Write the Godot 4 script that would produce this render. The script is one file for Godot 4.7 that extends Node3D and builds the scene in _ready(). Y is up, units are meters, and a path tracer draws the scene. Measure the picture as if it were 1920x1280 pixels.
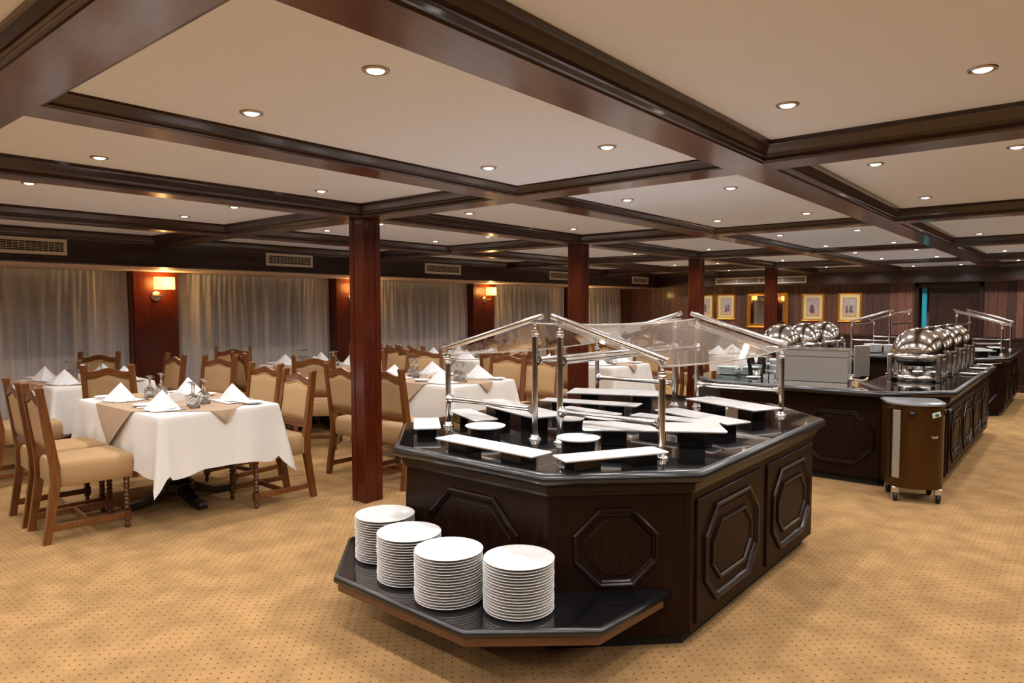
extends Node3D
# A ship's dining room: coffered mahogany ceiling, buffet islands, laid tables along curtained windows.
# Units metres, y up. Left wall at -x, back wall at -z; the camera stands over the origin.

var M := {}
var taken := {}
var rng := RandomNumberGenerator.new()

const EYE := 1.55
const SOFFIT := 2.239
const HIGH := 2.334
const LOW := 2.294
const ROOF := 2.62
const TOP := 0.83

# ------------------------------------------------------------------ mesh builder
class G:
	var st := SurfaceTool.new()
	var xf := Transform3D.IDENTITY
	var group := 0
	func _init():
		st.begin(Mesh.PRIMITIVE_TRIANGLES)
		st.set_smooth_group(-1)
	func at(t: Transform3D) -> G:
		xf = t
		return self
	func smooth():
		group += 1
		st.set_smooth_group(group)
	func flat():
		st.set_smooth_group(-1)
	func tri(a: Vector3, b: Vector3, c: Vector3):
		st.add_vertex(xf * a); st.add_vertex(xf * b); st.add_vertex(xf * c)
	func quad(a, b, c, d):
		tri(a, b, c); tri(a, c, d)
	func face(pts: Array, mid: Vector3):
		var n: Vector3 = (pts[0] - pts[2]).cross(pts[0] - pts[1])
		var m := Vector3.ZERO
		for p in pts: m += p
		m /= pts.size()
		if n.dot(m - mid) < 0: pts.reverse()
		for i in range(1, pts.size() - 1): tri(pts[0], pts[i], pts[i + 1])
	func corner(c: Vector3, h: Vector3, s: Vector3, ax: int, b: float) -> Vector3:
		var v := Vector3.ZERO
		for i in 3: v[i] = s[i] * (h[i] - (0.0 if i == ax else b))
		return c + v
	func box(c: Vector3, s: Vector3, b := 0.0):
		var h := s / 2
		for ax in 3:
			var u := (ax + 1) % 3
			var w := (ax + 2) % 3
			for sg in [-1, 1]:
				var pts := []
				for q in [[-1, -1], [1, -1], [1, 1], [-1, 1]]:
					var sv := Vector3.ZERO
					sv[ax] = sg; sv[u] = q[0]; sv[w] = q[1]
					pts.append(corner(c, h, sv, ax, b))
				face(pts, c)
			if b > 0:
				for su in [-1, 1]:
					for sw in [-1, 1]:
						var s0 := Vector3.ZERO
						s0[ax] = -1; s0[u] = su; s0[w] = sw
						var s1 := s0
						s1[ax] = 1
						face([corner(c, h, s0, u, b), corner(c, h, s1, u, b), corner(c, h, s1, w, b), corner(c, h, s0, w, b)], c)
		if b > 0:
			for k in 8:
				var sv := Vector3(1 if k & 1 else -1, 1 if k & 2 else -1, 1 if k & 4 else -1)
				face([corner(c, h, sv, 0, b), corner(c, h, sv, 1, b), corner(c, h, sv, 2, b)], c)
	func span(x0, x1, y0, y1, z0, z1, b := 0.0):
		box(Vector3((x0 + x1) / 2, (y0 + y1) / 2, (z0 + z1) / 2), Vector3(absf(x1 - x0), absf(y1 - y0), absf(z1 - z0)), b)
	# rings of equally many points joined one to the next
	func loft(rings: Array, wrap := true, around := false, caps := false):
		var n: int = rings[0].size()
		for i in range(rings.size() if around else rings.size() - 1):
			var a = rings[i]
			var b = rings[(i + 1) % rings.size()]
			for j in range(n if wrap else n - 1):
				var k := (j + 1) % n
				quad(a[j], a[k], b[k], b[j])
		if caps:
			flat()
			for r in [rings[0], rings[-1]]:
				var m := Vector3.ZERO
				for p in r: m += p
				m /= n
				for j in n: tri(m, r[j], r[(j + 1) % n])
	func lathe(profile: Array, seg := 16, c := Vector3.ZERO):
		var rings := []
		for p in profile:
			var r := PackedVector3Array()
			for j in seg:
				var a := TAU * j / seg
				r.append(c + Vector3(cos(a) * p[0], p[1], sin(a) * p[0]))
			rings.append(r)
		loft(rings)
	func tube(path: Array, r, seg := 12, caps := true):
		var rings := []
		var side := Vector3.ZERO
		for i in path.size():
			var d: Vector3 = (path[mini(i + 1, path.size() - 1)] - path[maxi(i - 1, 0)]).normalized()
			if side == Vector3.ZERO: side = d.cross(Vector3.UP if absf(d.y) < 0.9 else Vector3.RIGHT).normalized()
			side = (side - d * side.dot(d)).normalized()
			var up := d.cross(side)
			var rr: float = r[i] if r is Array else r
			var ring := PackedVector3Array()
			for j in seg:
				var a := TAU * j / seg
				ring.append(path[i] + (side * cos(a) + up * sin(a)) * rr)
			rings.append(ring)
		smooth()
		loft(rings, true, false, caps)
		flat()
	func prism(poly: PackedVector2Array, y0: float, y1: float):
		for y in [y0, y1]: cap(poly, y)
		for i in poly.size():
			var a := poly[i]
			var b := poly[(i + 1) % poly.size()]
			quad(Vector3(a.x, y0, a.y), Vector3(b.x, y0, b.y), Vector3(b.x, y1, b.y), Vector3(a.x, y1, a.y))
	func cap(poly: PackedVector2Array, y: float):
		var t := Geometry2D.triangulate_polygon(poly)
		for i in range(0, t.size(), 3):
			tri(Vector3(poly[t[i]].x, y, poly[t[i]].y), Vector3(poly[t[i + 1]].x, y, poly[t[i + 1]].y), Vector3(poly[t[i + 2]].x, y, poly[t[i + 2]].y))
	# a moulding swept round a closed polygon in the xz plane, mitred; profile of [outward, up]
	func mould(poly: PackedVector2Array, profile: Array, y := 0.0):
		var rings := []
		for p in profile:
			var o := G.grown(poly, p[0])
			var r := PackedVector3Array()
			for q in o: r.append(Vector3(q.x, y + p[1], q.y))
			rings.append(r)
		loft(rings)
	static func grown(poly: PackedVector2Array, d: float) -> PackedVector2Array:
		var area := 0.0
		var n := poly.size()
		for i in n: area += poly[i].cross(poly[(i + 1) % n])
		var sg := 1.0 if area > 0 else -1.0
		var out := PackedVector2Array()
		for i in n:
			var e0 := (poly[i] - poly[(i + n - 1) % n]).normalized()
			var e1 := (poly[(i + 1) % n] - poly[i]).normalized()
			var n0 := Vector2(e0.y, -e0.x) * sg
			var n1 := Vector2(e1.y, -e1.x) * sg
			var m := (n0 + n1).normalized()
			out.append(poly[i] + m * d / maxf(0.3, m.dot(n0)))
		return out
	func mesh() -> ArrayMesh:
		st.generate_normals()
		return st.commit()

# ------------------------------------------------------------------ nodes
func numbered(called: String) -> String:
	var k: int = taken.get(called, 0)
	taken[called] = k + 1
	return called if k == 0 else "%s_%03d" % [called, k]

func hang(called: String, mesh: Mesh, m: Material, parent: Node = null, t := Transform3D.IDENTITY) -> MeshInstance3D:
	var o := MeshInstance3D.new()
	o.mesh = mesh
	o.material_override = m
	o.transform = t
	if parent == null:
		o.name = numbered(called)
		add_child(o)
	else:
		o.name = called
		parent.add_child(o, true)
	return o

func obj(called: String, g: G, m: Material, parent: Node = null) -> MeshInstance3D:
	return hang(called, g.mesh(), m, parent)

func tag(o: Node, label: String, category: String, group := "") -> Node:
	o.set_meta("label", label)
	o.set_meta("category", category)
	if group != "": o.set_meta("group", group)
	return o

func thing(called: String, label: String, category: String, at := Vector3.ZERO, turn := 0.0, group := "") -> Node3D:
	var o := Node3D.new()
	o.name = numbered(called)
	add_child(o)
	o.position = at
	o.rotation.y = turn
	tag(o, label, category, group)
	return o

func frame(called: String) -> Node3D:
	var o := Node3D.new()
	o.name = numbered(called)
	add_child(o)
	o.set_meta("kind", "structure")
	return o

func struct(called: String, g: G, m: Material) -> MeshInstance3D:
	var o := obj(called, g, m)
	o.set_meta("kind", "structure")
	return o

func copy(o: Node3D, at: Vector3, turn: float, label := "", group := "") -> Node3D:
	var called := String(o.name)
	if called.length() > 4 and called.substr(called.length() - 4, 1) == "_" and called.right(3).is_valid_int(): called = called.left(called.length() - 4)
	var c: Node3D = o.duplicate()
	c.name = numbered(called)
	add_child(c)
	c.position = at
	c.rotation.y = turn
	if label != "": c.set_meta("label", label)
	if group != "": c.set_meta("group", group)
	return c

static func V(x, y, z) -> Vector3: return Vector3(x, y, z)
static func rect(x0, x1, z0, z1) -> PackedVector2Array: return PackedVector2Array([Vector2(x0, z0), Vector2(x1, z0), Vector2(x1, z1), Vector2(x0, z1)])
static func oct(hx: float, hy: float, c: float) -> PackedVector2Array:
	return PackedVector2Array([Vector2(-hx + c, -hy), Vector2(hx - c, -hy), Vector2(hx, -hy + c), Vector2(hx, hy - c), Vector2(hx - c, hy), Vector2(-hx + c, hy), Vector2(-hx, hy - c), Vector2(-hx, -hy + c)])
static func rounded(hx: float, hz: float, r: float, seg := 4) -> PackedVector2Array:
	var o := PackedVector2Array()
	for q in [[1, 1, 0.0], [-1, 1, PI / 2], [-1, -1, PI], [1, -1, PI * 1.5]]:
		for k in seg + 1:
			var a: float = q[2] + PI / 2 * k / seg
			o.append(Vector2(q[0] * (hx - r) + cos(a) * r, q[1] * (hz - r) + sin(a) * r))
	return o
# lay a mesh built in the xz plane (y outward) on a wall: x along, y up, z outward
static func on_wall(at: Vector3, outward: Vector3) -> Transform3D:
	var x := Vector3.UP.cross(outward).normalized()
	return Transform3D(Basis(x, outward, -Vector3.UP), at)

# ------------------------------------------------------------------ materials
func mat(called: String, c: Color, rough: float, metal := 0.0) -> StandardMaterial3D:
	var m := StandardMaterial3D.new()
	m.resource_name = called
	m.albedo_color = c
	m.roughness = rough
	m.metallic = metal
	M[called] = m
	return m

func ramp_image(size: int, freq: float, seed_: int, lo: Color, hi: Color, octaves := 4) -> ImageTexture:
	var n := FastNoiseLite.new()
	n.seed = seed_
	n.frequency = freq
	n.fractal_octaves = octaves
	var src := n.get_seamless_image(size, size)
	src.convert(Image.FORMAT_L8)
	var d := src.get_data()
	var out := PackedByteArray()
	out.resize(size * size * 3)
	var table := []
	for i in 256:
		var c := lo.lerp(hi, smoothstep(0.15, 0.85, i / 255.0))
		table.append([int(c.r * 255), int(c.g * 255), int(c.b * 255)])
	for i in size * size:
		var t = table[d[i]]
		out[i * 3] = t[0]; out[i * 3 + 1] = t[1]; out[i * 3 + 2] = t[2]
	return ImageTexture.create_from_image(Image.create_from_data(size, size, false, Image.FORMAT_RGB8, out))

func wood(called: String, tex: Texture2D, tint: Color, rough: float, coat: float, axis: int, world := true, k := 1.0) -> StandardMaterial3D:
	var m := mat(called, tint, rough)
	m.albedo_texture = tex
	m.uv1_triplanar = true
	m.uv1_world_triplanar = world
	var s := Vector3(3.2, 3.2, 3.2) * k
	s[axis] = 0.22 * k
	m.uv1_scale = s
	if coat > 0:
		m.clearcoat_enabled = true
		m.clearcoat = coat
		m.clearcoat_roughness = 0.12
	return m

func carpet_image() -> ImageTexture:
	var size := 1024
	var n := FastNoiseLite.new()
	n.seed = 5
	n.frequency = 0.006
	n.fractal_octaves = 5
	var a := n.get_seamless_image(size, size)
	a.convert(Image.FORMAT_L8)
	var d := a.get_data()
	var out := PackedByteArray()
	out.resize(size * size * 3)
	rng.seed = 9
	var base := Color(0.63, 0.502, 0.34)
	var fine := PackedFloat32Array()
	for i in 4096: fine.append(rng.randf_range(-0.07, 0.07))
	for i in size * size:
		var f: float = 1.0 + (d[i] / 255.0 - 0.5) * 0.22 + fine[(i * 7 + (i >> 10) * 131) & 4095]
		out[i * 3] = clampi(int(base.r * 255 * f), 0, 255)
		out[i * 3 + 1] = clampi(int(base.g * 255 * f), 0, 255)
		out[i * 3 + 2] = clampi(int(base.b * 255 * f), 0, 255)
	# woven dots: staggered rows, 32 px = 60 mm apart
	for j in 64:
		for i in 32:
			var cx := i * 32 + (16 if j & 1 else 0) + 8
			var cy := j * 16 + 6
			var dark := j % 4 != 3
			for dy in range(-2, 3):
				for dx in range(-3, 3):
					if absi(dx) + absi(dy) > 4: continue
					var at := ((cy + dy) & 1023) * size + ((cx + dx) & 1023)
					out[at * 3] = 128 if dark else 150
					out[at * 3 + 1] = 78 if dark else 105
					out[at * 3 + 2] = 38 if dark else 58
	return ImageTexture.create_from_image(Image.create_from_data(size, size, false, Image.FORMAT_RGB8, out))

func print_image(seed_: int) -> ImageTexture:
	# a generic faded figure scene: pale ground, hazy sky, a few soft dark figures
	var w := 48
	var h := 72
	rng.seed = seed_
	var im := Image.create(w, h, false, Image.FORMAT_RGB8)
	var n := FastNoiseLite.new()
	n.seed = seed_
	n.frequency = 0.09
	var figs := []
	for k in 3 + seed_ % 2: figs.append([rng.randf_range(12, 36), rng.randf_range(4, 7), rng.randf_range(26, 34), rng.randf_range(56, 62), Color(rng.randf_range(0.25, 0.5), rng.randf_range(0.22, 0.4), rng.randf_range(0.24, 0.42))])
	for y in h:
		for x in w:
			var c := Color(0.66, 0.60, 0.58).lerp(Color(0.74, 0.62, 0.5), clampf((y - 40) / 20.0, 0, 1))
			c = c * (1.0 + 0.18 * n.get_noise_2d(x, y))
			for f in figs:
				var t: float = (y - f[2]) / (f[3] - f[2])
				if t > 0 and t < 1:
					var half: float = f[1] * (0.45 + 0.6 * t) + n.get_noise_2d(x * 3, y * 3) * 1.5
					if absf(x - f[0]) < half: c = f[4] * (1.0 + 0.5 * n.get_noise_2d(x * 2 + 50, y * 2))
				if Vector2(x - f[0], y - f[2] + 1).length() < 2.6: c = Color(0.42, 0.3, 0.25)
			im.set_pixel(x, y, c)
	return ImageTexture.create_from_image(im)

func make_materials():
	var grain := ramp_image(512, 0.03, 3, Color(0.52, 0.50, 0.48), Color(1, 1, 1), 5)
	var calm := ramp_image(512, 0.03, 4, Color(0.80, 0.78, 0.76), Color(1, 1, 1), 5)
	for ax in 3:
		var s: String = "xyz"[ax]
		wood("beam_" + s, calm, Color(0.36, 0.195, 0.11), 0.3, 0.5, ax)
		wood("dark_" + s, calm, Color(0.205, 0.112, 0.07), 0.3, 0.6, ax)
		wood("red_" + s, calm, Color(0.33, 0.115, 0.035), 0.32, 0.3, ax).metallic_specular = 0.35
	wood("island", calm, Color(0.135, 0.068, 0.038), 0.46, 0.04, 1).metallic_specular = 0.22
	wood("island_mould", calm, Color(0.115, 0.06, 0.04), 0.27, 0.15, 0).metallic_specular = 0.3
	wood("chair_wood", calm, Color(0.475, 0.275, 0.105), 0.34, 0.5, 1, false)
	wood("chair_rail", calm, Color(0.465, 0.27, 0.105), 0.34, 0.5, 0, false)
	wood("turned", calm, Color(0.36, 0.19, 0.10), 0.34, 0.5, 1, false)
	wood("pedestal", grain, Color(0.10, 0.085, 0.08), 0.35, 0.3, 1, false)
	for k in 5: wood("plank_%d" % k, calm, [Color(0.36, 0.24, 0.20), Color(0.43, 0.285, 0.235), Color(0.30, 0.20, 0.17), Color(0.48, 0.315, 0.255), Color(0.39, 0.25, 0.20)][k], 0.38, 0.2, 1)
	var carpet := mat("carpet", Color(1, 1, 1), 1.0)
	carpet.albedo_texture = carpet_image()
	carpet.uv1_triplanar = true
	carpet.uv1_world_triplanar = true
	carpet.uv1_scale = Vector3.ONE / 1.92
	carpet.metallic_specular = 0.1
	mat("ceiling", Color(0.885, 0.915, 0.97), 0.75)
	mat("cream", Color(0.80, 0.72, 0.64), 0.6)
	mat("wall", Color(0.80, 0.76, 0.71), 0.8)
	var gr := mat("granite", Color(1, 1, 1), 0.05)
	gr.albedo_texture = ramp_image(256, 0.25, 8, Color(0.035, 0.035, 0.038), Color(0.10, 0.10, 0.105), 3)
	gr.uv1_triplanar = true
	gr.uv1_world_triplanar = true
	gr.uv1_scale = Vector3.ONE * 2.5
	gr.metallic_specular = 1.0
	gr.clearcoat_enabled = true
	gr.clearcoat = 0.7
	gr.clearcoat_roughness = 0.03
	var honed := gr.duplicate()
	honed.resource_name = "honed"
	honed.clearcoat_enabled = false
	honed.roughness = 0.3
	honed.metallic_specular = 0.6
	M["honed"] = honed
	mat("black", Color(0.035, 0.033, 0.033), 0.25)
	mat("matt_black", Color(0.03, 0.028, 0.027), 0.7)
	mat("china", Color(0.90, 0.895, 0.885), 0.12)
	mat("melamine", Color(0.93, 0.93, 0.925), 0.16)
	mat("steel", Color(0.90, 0.885, 0.865), 0.17, 1.0)
	mat("dome_steel", Color(0.88, 0.86, 0.82), 0.13, 1.0)
	mat("brushed", Color(0.84, 0.82, 0.79), 0.42, 1.0)
	mat("shaded_steel", Color(0.16, 0.15, 0.14), 0.35, 0.8)  # steel darkened in its colour to give the shade under the chafer rim
	mat("gold", Color(0.72, 0.49, 0.17), 0.36, 0.75)
	mat("mirror", Color(0.86, 0.86, 0.86), 0.02, 1.0)
	mat("mat_board", Color(0.82, 0.73, 0.52), 0.8)
	var weave := ramp_image(256, 0.4, 12, Color(0.88, 0.88, 0.88), Color(1, 1, 1), 2)
	for f in [["upholstery", Color(0.76, 0.625, 0.455)], ["linen", Color(0.93, 0.915, 0.89)], ["overlay", Color(0.73, 0.625, 0.52)], ["napkin", Color(0.94, 0.94, 0.95)], ["trim_cord", Color(0.86, 0.72, 0.5)]]:
		var m := mat(f[0], f[1], 0.85)
		m.albedo_texture = weave
		m.uv1_triplanar = true
		m.uv1_scale = Vector3.ONE * 4.0
		m.rim_enabled = true
		m.rim = 0.3
		m.metallic_specular = 0.2
	var sheer := mat("sheer", Color(0.90, 0.90, 0.91, 0.52), 0.9)
	sheer.transparency = BaseMaterial3D.TRANSPARENCY_ALPHA
	sheer.backlight_enabled = true
	sheer.backlight = Color(0.4, 0.38, 0.35)
	sheer.cull_mode = BaseMaterial3D.CULL_DISABLED
	var glass := mat("glass", Color(0.95, 0.96, 0.97, 0.14), 0.02)
	glass.transparency = BaseMaterial3D.TRANSPARENCY_ALPHA
	glass.cull_mode = BaseMaterial3D.CULL_DISABLED
	glass.metallic_specular = 1.0
	var crystal := mat("crystal", Color(0.97, 0.98, 0.98, 0.02), 0.01)
	crystal.transparency = BaseMaterial3D.TRANSPARENCY_ALPHA
	crystal.refraction_enabled = true
	crystal.refraction_scale = 0.05
	var acrylic := mat("acrylic", Color(0.72, 0.66, 0.60, 0.30), 0.03)
	acrylic.transparency = BaseMaterial3D.TRANSPARENCY_ALPHA
	acrylic.metallic_specular = 1.0
	var edge := mat("acrylic_edge", Color(0.80, 0.77, 0.73, 0.6), 0.15)
	edge.transparency = BaseMaterial3D.TRANSPARENCY_ALPHA
	mat("night_glass", Color(0.02, 0.024, 0.032), 0.08)
	mat("window_frame", Color(0.30, 0.27, 0.25), 0.5)
	var lens := mat("lens", Color(1, 0.97, 0.92), 0.3)
	lens.emission_enabled = true
	lens.emission = Color(1, 0.97, 0.94)
	lens.emission_energy_multiplier = 8.0
	var shade := mat("shade", Color(0.95, 0.85, 0.62), 0.8)
	shade.emission_enabled = true
	shade.emission = Color(1.0, 0.80, 0.45)
	shade.emission_energy_multiplier = 0.8
	shade.backlight_enabled = true
	shade.backlight = Color(0.9, 0.75, 0.45)
	mat("nickel", Color(0.70, 0.66, 0.62), 0.28, 1.0)
	mat("bronze_paint", Color(0.29, 0.175, 0.045), 0.3, 0.5)
	mat("lid_grey", Color(0.50, 0.50, 0.51), 0.25, 0.4)
	mat("slot_grey", Color(0.62, 0.58, 0.53), 0.4, 0.3)
	mat("plastic", Color(0.025, 0.025, 0.027), 0.3)
	mat("rubber", Color(0.07, 0.07, 0.075), 0.6)
	mat("green_switch", Color(0.05, 0.42, 0.36), 0.3)
	mat("white_plate", Color(0.82, 0.80, 0.77), 0.4)
	mat("teal", Color(0.13, 0.60, 0.68), 0.5)  # brightness of the jamb lit from the next room is put into this colour
	mat("vent", Color(0.80, 0.74, 0.66), 0.5)
	mat("glass_plate", Color(0.76, 0.81, 0.79), 0.08)
	mat("cup_white", Color(0.84, 0.87, 0.90), 0.2)
	mat("hose", Color(0.80, 0.72, 0.60), 0.5)

# ------------------------------------------------------------------ the room
const AX := [[-6.535, -6.374], [-4.494, -4.318], [-2.960, -2.776], [-1.423, -1.230], [0.115, 0.295], [2.17, 2.335]]
const BZ := [[-12.70, -12.50], [-9.60, -9.40], [-6.552, -6.351], [-3.560, -3.370], [-0.806, -0.618], [2.0, 2.19]]
const XL := -7.95
const XR := 3.75
const ZB := -15.0
const ZF := 3.6
const WALL := -9.25
const BACK := -15.3
const HANG := 1.995

func build_room():
	var g := G.new()
	g.span(-9.6, 5.4, -0.15, 0.0, -16.2, 4.2)
	struct("floor", g, M.carpet)
	# outer shell
	g = G.new(); g.span(-9.55, WALL, 0, ROOF, -15.7, 4.0); struct("wall_left", g, M.wall)
	g = G.new(); g.span(5.05, 5.35, 0, ROOF, -15.7, 4.0); struct("wall_right", g, M.plank_0)
	g = G.new(); g.span(WALL, 5.05, 0, ROOF, 3.95, 4.2); struct("wall_front", g, M.plank_0)
	# ceiling: plaster panels, one in each coffer
	var ceiling := frame("ceiling")
	var xs := [XL]
	for a in AX: xs.append(a[0]); xs.append(a[1])
	xs.append(XR)
	var zs := [ZB]
	for b in BZ: zs.append(b[0]); zs.append(b[1])
	zs.append(ZF)
	var crown := [[0, 0], [-0.004, 0.008], [-0.014, 0.010], [-0.016, 0.024], [-0.026, 0.028], [-0.030, 0.040], [-0.044, 0.062], [-0.050, 0.072], [-0.058, 0.076], [-0.060, 0.097]]
	for i in range(0, xs.size(), 2):
		for j in range(0, zs.size(), 2):
			var high := LOW if i == 6 else HIGH
			g = G.new()
			g.span(xs[i] - 0.02, xs[i + 1] + 0.02, high, ROOF, zs[j] - 0.02, zs[j + 1] + 0.02)
			obj("panel", g, M.ceiling, ceiling)
			g = G.new()
			var pr := []
			for p in crown: pr.append([p[0], p[1] * (high - SOFFIT + 0.002) / 0.097])
			g.mould(rect(xs[i], xs[i + 1], zs[j], zs[j + 1]), pr, SOFFIT)
			struct("trim", g, M.dark_z if i % 4 == 2 else M.dark_x)
	# beams
	for a in AX:
		g = G.new()
		g.span(a[0] + 0.0005, a[1] - 0.0005, SOFFIT, ROOF, ZB, ZF)
		struct("ceiling_beam", g, M.beam_z)
	for b in BZ:
		for i in range(0, xs.size(), 2):
			g = G.new()
			g.span(xs[i], xs[i + 1], SOFFIT, ROOF, b[0] + 0.0005, b[1] - 0.0005)
			struct("cross_beam", g, M.beam_x)
	# dropped bulkheads along the sides and the back
	g = G.new()
	g.span(XL - 0.06, XL, HANG, ROOF, -15.5, 4.0)
	g.span(XL, XL + 0.016, HANG + 0.002, HANG + 0.03, ZB, 4.0, 0.006)
	struct("trim", g, M.dark_z)
	g = G.new(); g.span(WALL - 0.1, XL - 0.06, HANG, ROOF, -15.5, 4.0); struct("ceiling_side", g, M.cream)
	g = G.new(); g.span(XR, 5.2, HANG, ROOF, -15.5, 4.0); struct("trim", g, M.dark_z)
	g = G.new()
	g.span(XL, XR, HANG, ROOF, ZB - 0.4, ZB)
	g.span(XL, XR, HANG + 0.001, HANG + 0.028, ZB, ZB + 0.02, 0.007)
	struct("trim", g, M.dark_x)
	g = G.new(); g.span(XL, XR, SOFFIT, ROOF, ZF, 4.0); struct("trim", g, M.dark_x)
	# columns
	for z in [-12.6, -9.5, -6.4515, -3.465]:
		g = G.new()
		g.span(-4.486, -4.326, 0, SOFFIT + 0.01, z - 0.08, z + 0.08, 0.003)
		for sx in [-1, 1]:
			for sz in [-1, 1]:
				g.box(V(-4.406 + sx * 0.062, SOFFIT / 2, z + sz * 0.062), V(0.05, SOFFIT, 0.05), 0.004)
		struct("column", g, M.red_y)
	# back wall: dado below, planks above, a doorway
	var back := frame("wall_back")
	var x := WALL
	rng.seed = 21
	while x < 5.05:
		var w := rng.randf_range(0.10, 0.16)
		var x1 := minf(x + w, 5.05)
		if x1 > -2.52 and x < -1.52:
			if x < -2.52: x1 = -2.52
			else:
				x = -1.52
				continue
		g = G.new()
		g.span(x + 0.0015, x1 - 0.0015, 0.98, HANG + 0.02, BACK - 0.03, BACK, 0.002)
		obj("plank", g, M["plank_%d" % rng.randi_range(0, 4)], back)
		x = x1
	for s in [[WALL, -2.52], [-1.52, 5.05]]:
		g = G.new()
		g.span(s[0], s[1], 0, 0.95, BACK - 0.05, BACK + 0.012)
		g.span(s[0], s[1], 0.93, 0.985, BACK - 0.05, BACK + 0.04, 0.012)
		g.span(s[0], s[1], 0, 0.12, BACK - 0.05, BACK + 0.03, 0.008)
		g.span(s[0], s[1], 0.76, 0.80, BACK - 0.05, BACK + 0.025, 0.01)
		obj("dado", g, M.dark_x, back)
	g = G.new(); g.span(WALL, -2.5, 0, ROOF, BACK - 0.4, BACK - 0.035); g.span(-1.54, 5.1, 0, ROOF, BACK - 0.4, BACK - 0.035); obj("backing", g, M.plank_2, back)
	g = G.new(); g.span(-2.6, -1.4, 0, ROOF, -16.15, -16.05); g.span(-2.62, -2.5, 0, ROOF, -16.1, -15.6); g.span(-1.5, -1.4, 0, ROOF, -16.1, -15.6); g.span(-2.6, -1.4, HANG, ROOF, -16.1, -15.3); obj("lobby", g, M.wall, back)
	var door := frame("door_1")
	g = G.new()
	g.span(-2.58, -2.50, 0, HANG, BACK - 0.06, BACK + 0.03, 0.01); g.span(-1.54, -1.46, 0, HANG, BACK - 0.06, BACK + 0.03, 0.01); g.span(-2.58, -1.46, 1.91, HANG, BACK - 0.06, BACK + 0.03, 0.01)
	obj("door_frame", g, M.dark_y, door)
	g = G.new()
	g.span(-2.34, -1.54, 0.01, 1.91, BACK - 0.09, BACK - 0.05, 0.004)
	obj("leaf", g, M.dark_y, door)
	for yy in [[0.15, 0.8], [0.95, 1.75]]:
		g = G.new()
		g.at(on_wall(V(-1.94, (yy[0] + yy[1]) / 2, BACK - 0.05), V(0, 0, 1)))
		g.mould(rect(-0.3, 0.3, -(yy[1] - yy[0]) / 2, (yy[1] - yy[0]) / 2), [[0, 0], [-0.005, 0.01], [-0.03, 0.01], [-0.035, 0]])
		obj("moulding", g, M.dark_y, door)
	g = G.new(); g.span(-2.46, -2.38, 0.0, 1.91, BACK - 0.10, BACK - 0.045, 0.003); obj("teal_strip", g, M.teal, door).set_meta("label", "teal strip coloured bright for the lit jamb beside the door leaf")  # stand-in panel: light from the next room is painted as bright teal
	# left side: windows, piers
	var piers := [[-13.42, -12.85], [-10.25, -9.62], [-7.08, -6.5], [-4.08, -3.52], [-0.95, -0.40], [2.2, 2.8]]
	var edge := BACK + 0.02
	var n := 1
	for p in piers + [[4.0, 4.0]]:
		var a: float = edge + 0.42
		var b: float = p[0] - 0.42
		var win := frame("window_%d" % n)
		g = G.new()
		g.at(on_wall(V(WALL, 1.44, (a + b) / 2), V(1, 0, 0)))
		var hw := absf(b - a) / 2
		g.mould(rect(-hw, hw, -0.46, 0.46), [[0, 0], [0, 0.03], [-0.05, 0.03], [-0.05, 0]])
		g.box(V(0, 0.015, 0), V(0.06, 0.03, 0.92))
		obj("window_frame", g, M.window_frame, win)
		for s in [-1, 1]:
			g = G.new()
			g.at(on_wall(V(WALL, 1.44, (a + b) / 2), V(1, 0, 0)))
			g.box(V(s * hw / 2, 0.006, 0), V(hw - 0.06, 0.01, 0.86))
			obj("pane", g, M.night_glass, win)
		n += 1
		edge = p[1]
	for p in piers:
		g = G.new()
		g.span(WALL, -9.0, 0, HANG, p[0], p[1], 0.004)
		g.span(-9.0, -8.992, 0, HANG, p[0] + 0.012, p[1] - 0.012, 0.003)
		var o := struct("pier", g, M.red_y)
		g = G.new()
		g.span(-9.0, -8.975, HANG - 0.06, HANG, p[0], p[1], 0.006)
		g.span(-9.0, -8.97, 0, 0.12, p[0], p[1], 0.006)
		obj("moulding", g, M.red_z, o)

# ------------------------------------------------------------------ lamps
func downlight(at: Vector3):
	if not M.has("_ring"):
		var g := G.new()
		g.smooth(); g.lathe([[0.027, 0.002], [0.029, -0.005], [0.036, -0.008], [0.043, -0.005], [0.044, 0.002]], 24)
		M["_ring"] = g.mesh()
		g = G.new()
		g.smooth(); g.lathe([[0.0001, -0.012], [0.014, -0.011], [0.024, -0.0075], [0.0285, -0.003], [0.0285, 0.002]], 20)
		M["_lens"] = g.mesh()
	var o := thing("downlight", "round recessed ceiling downlight with a steel ring in a pale coffer", "downlight", at, 0, "recessed downlights in the coffers")
	hang("ring", M["_ring"], M.nickel, o)
	hang("lens", M["_lens"], M.lens, o)
	var l := SpotLight3D.new()
	l.name = "lamp"
	o.add_child(l, true)
	l.position = V(0, -0.018, 0)
	l.rotation.x = -PI / 2
	l.light_energy = SPOT
	l.light_color = Color(1.0, 0.98, 0.97)
	l.spot_angle = 77
	l.spot_angle_attenuation = 0.55
	l.spot_range = 12
	l.spot_attenuation = 2
	l.light_size = 0.028
	l.shadow_enabled = true

const SPOT := 0.75

func lamps():
	for z in [-14.5, -13.4, -11.95, -10.35, -8.98, -7.33, -5.75, -4.23, -2.78, -1.42, 0.1, 1.4]:
		for x in [-6.95, -5.98, -5.14, -3.99, -3.28, -2.48, -1.74, -0.92, -0.29, 1.0, 1.75]:
			if x > -0.2 and z < -13: continue
			downlight(V(x, LOW if (x > -2.8 and x < -1.4) else HIGH, z))

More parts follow.
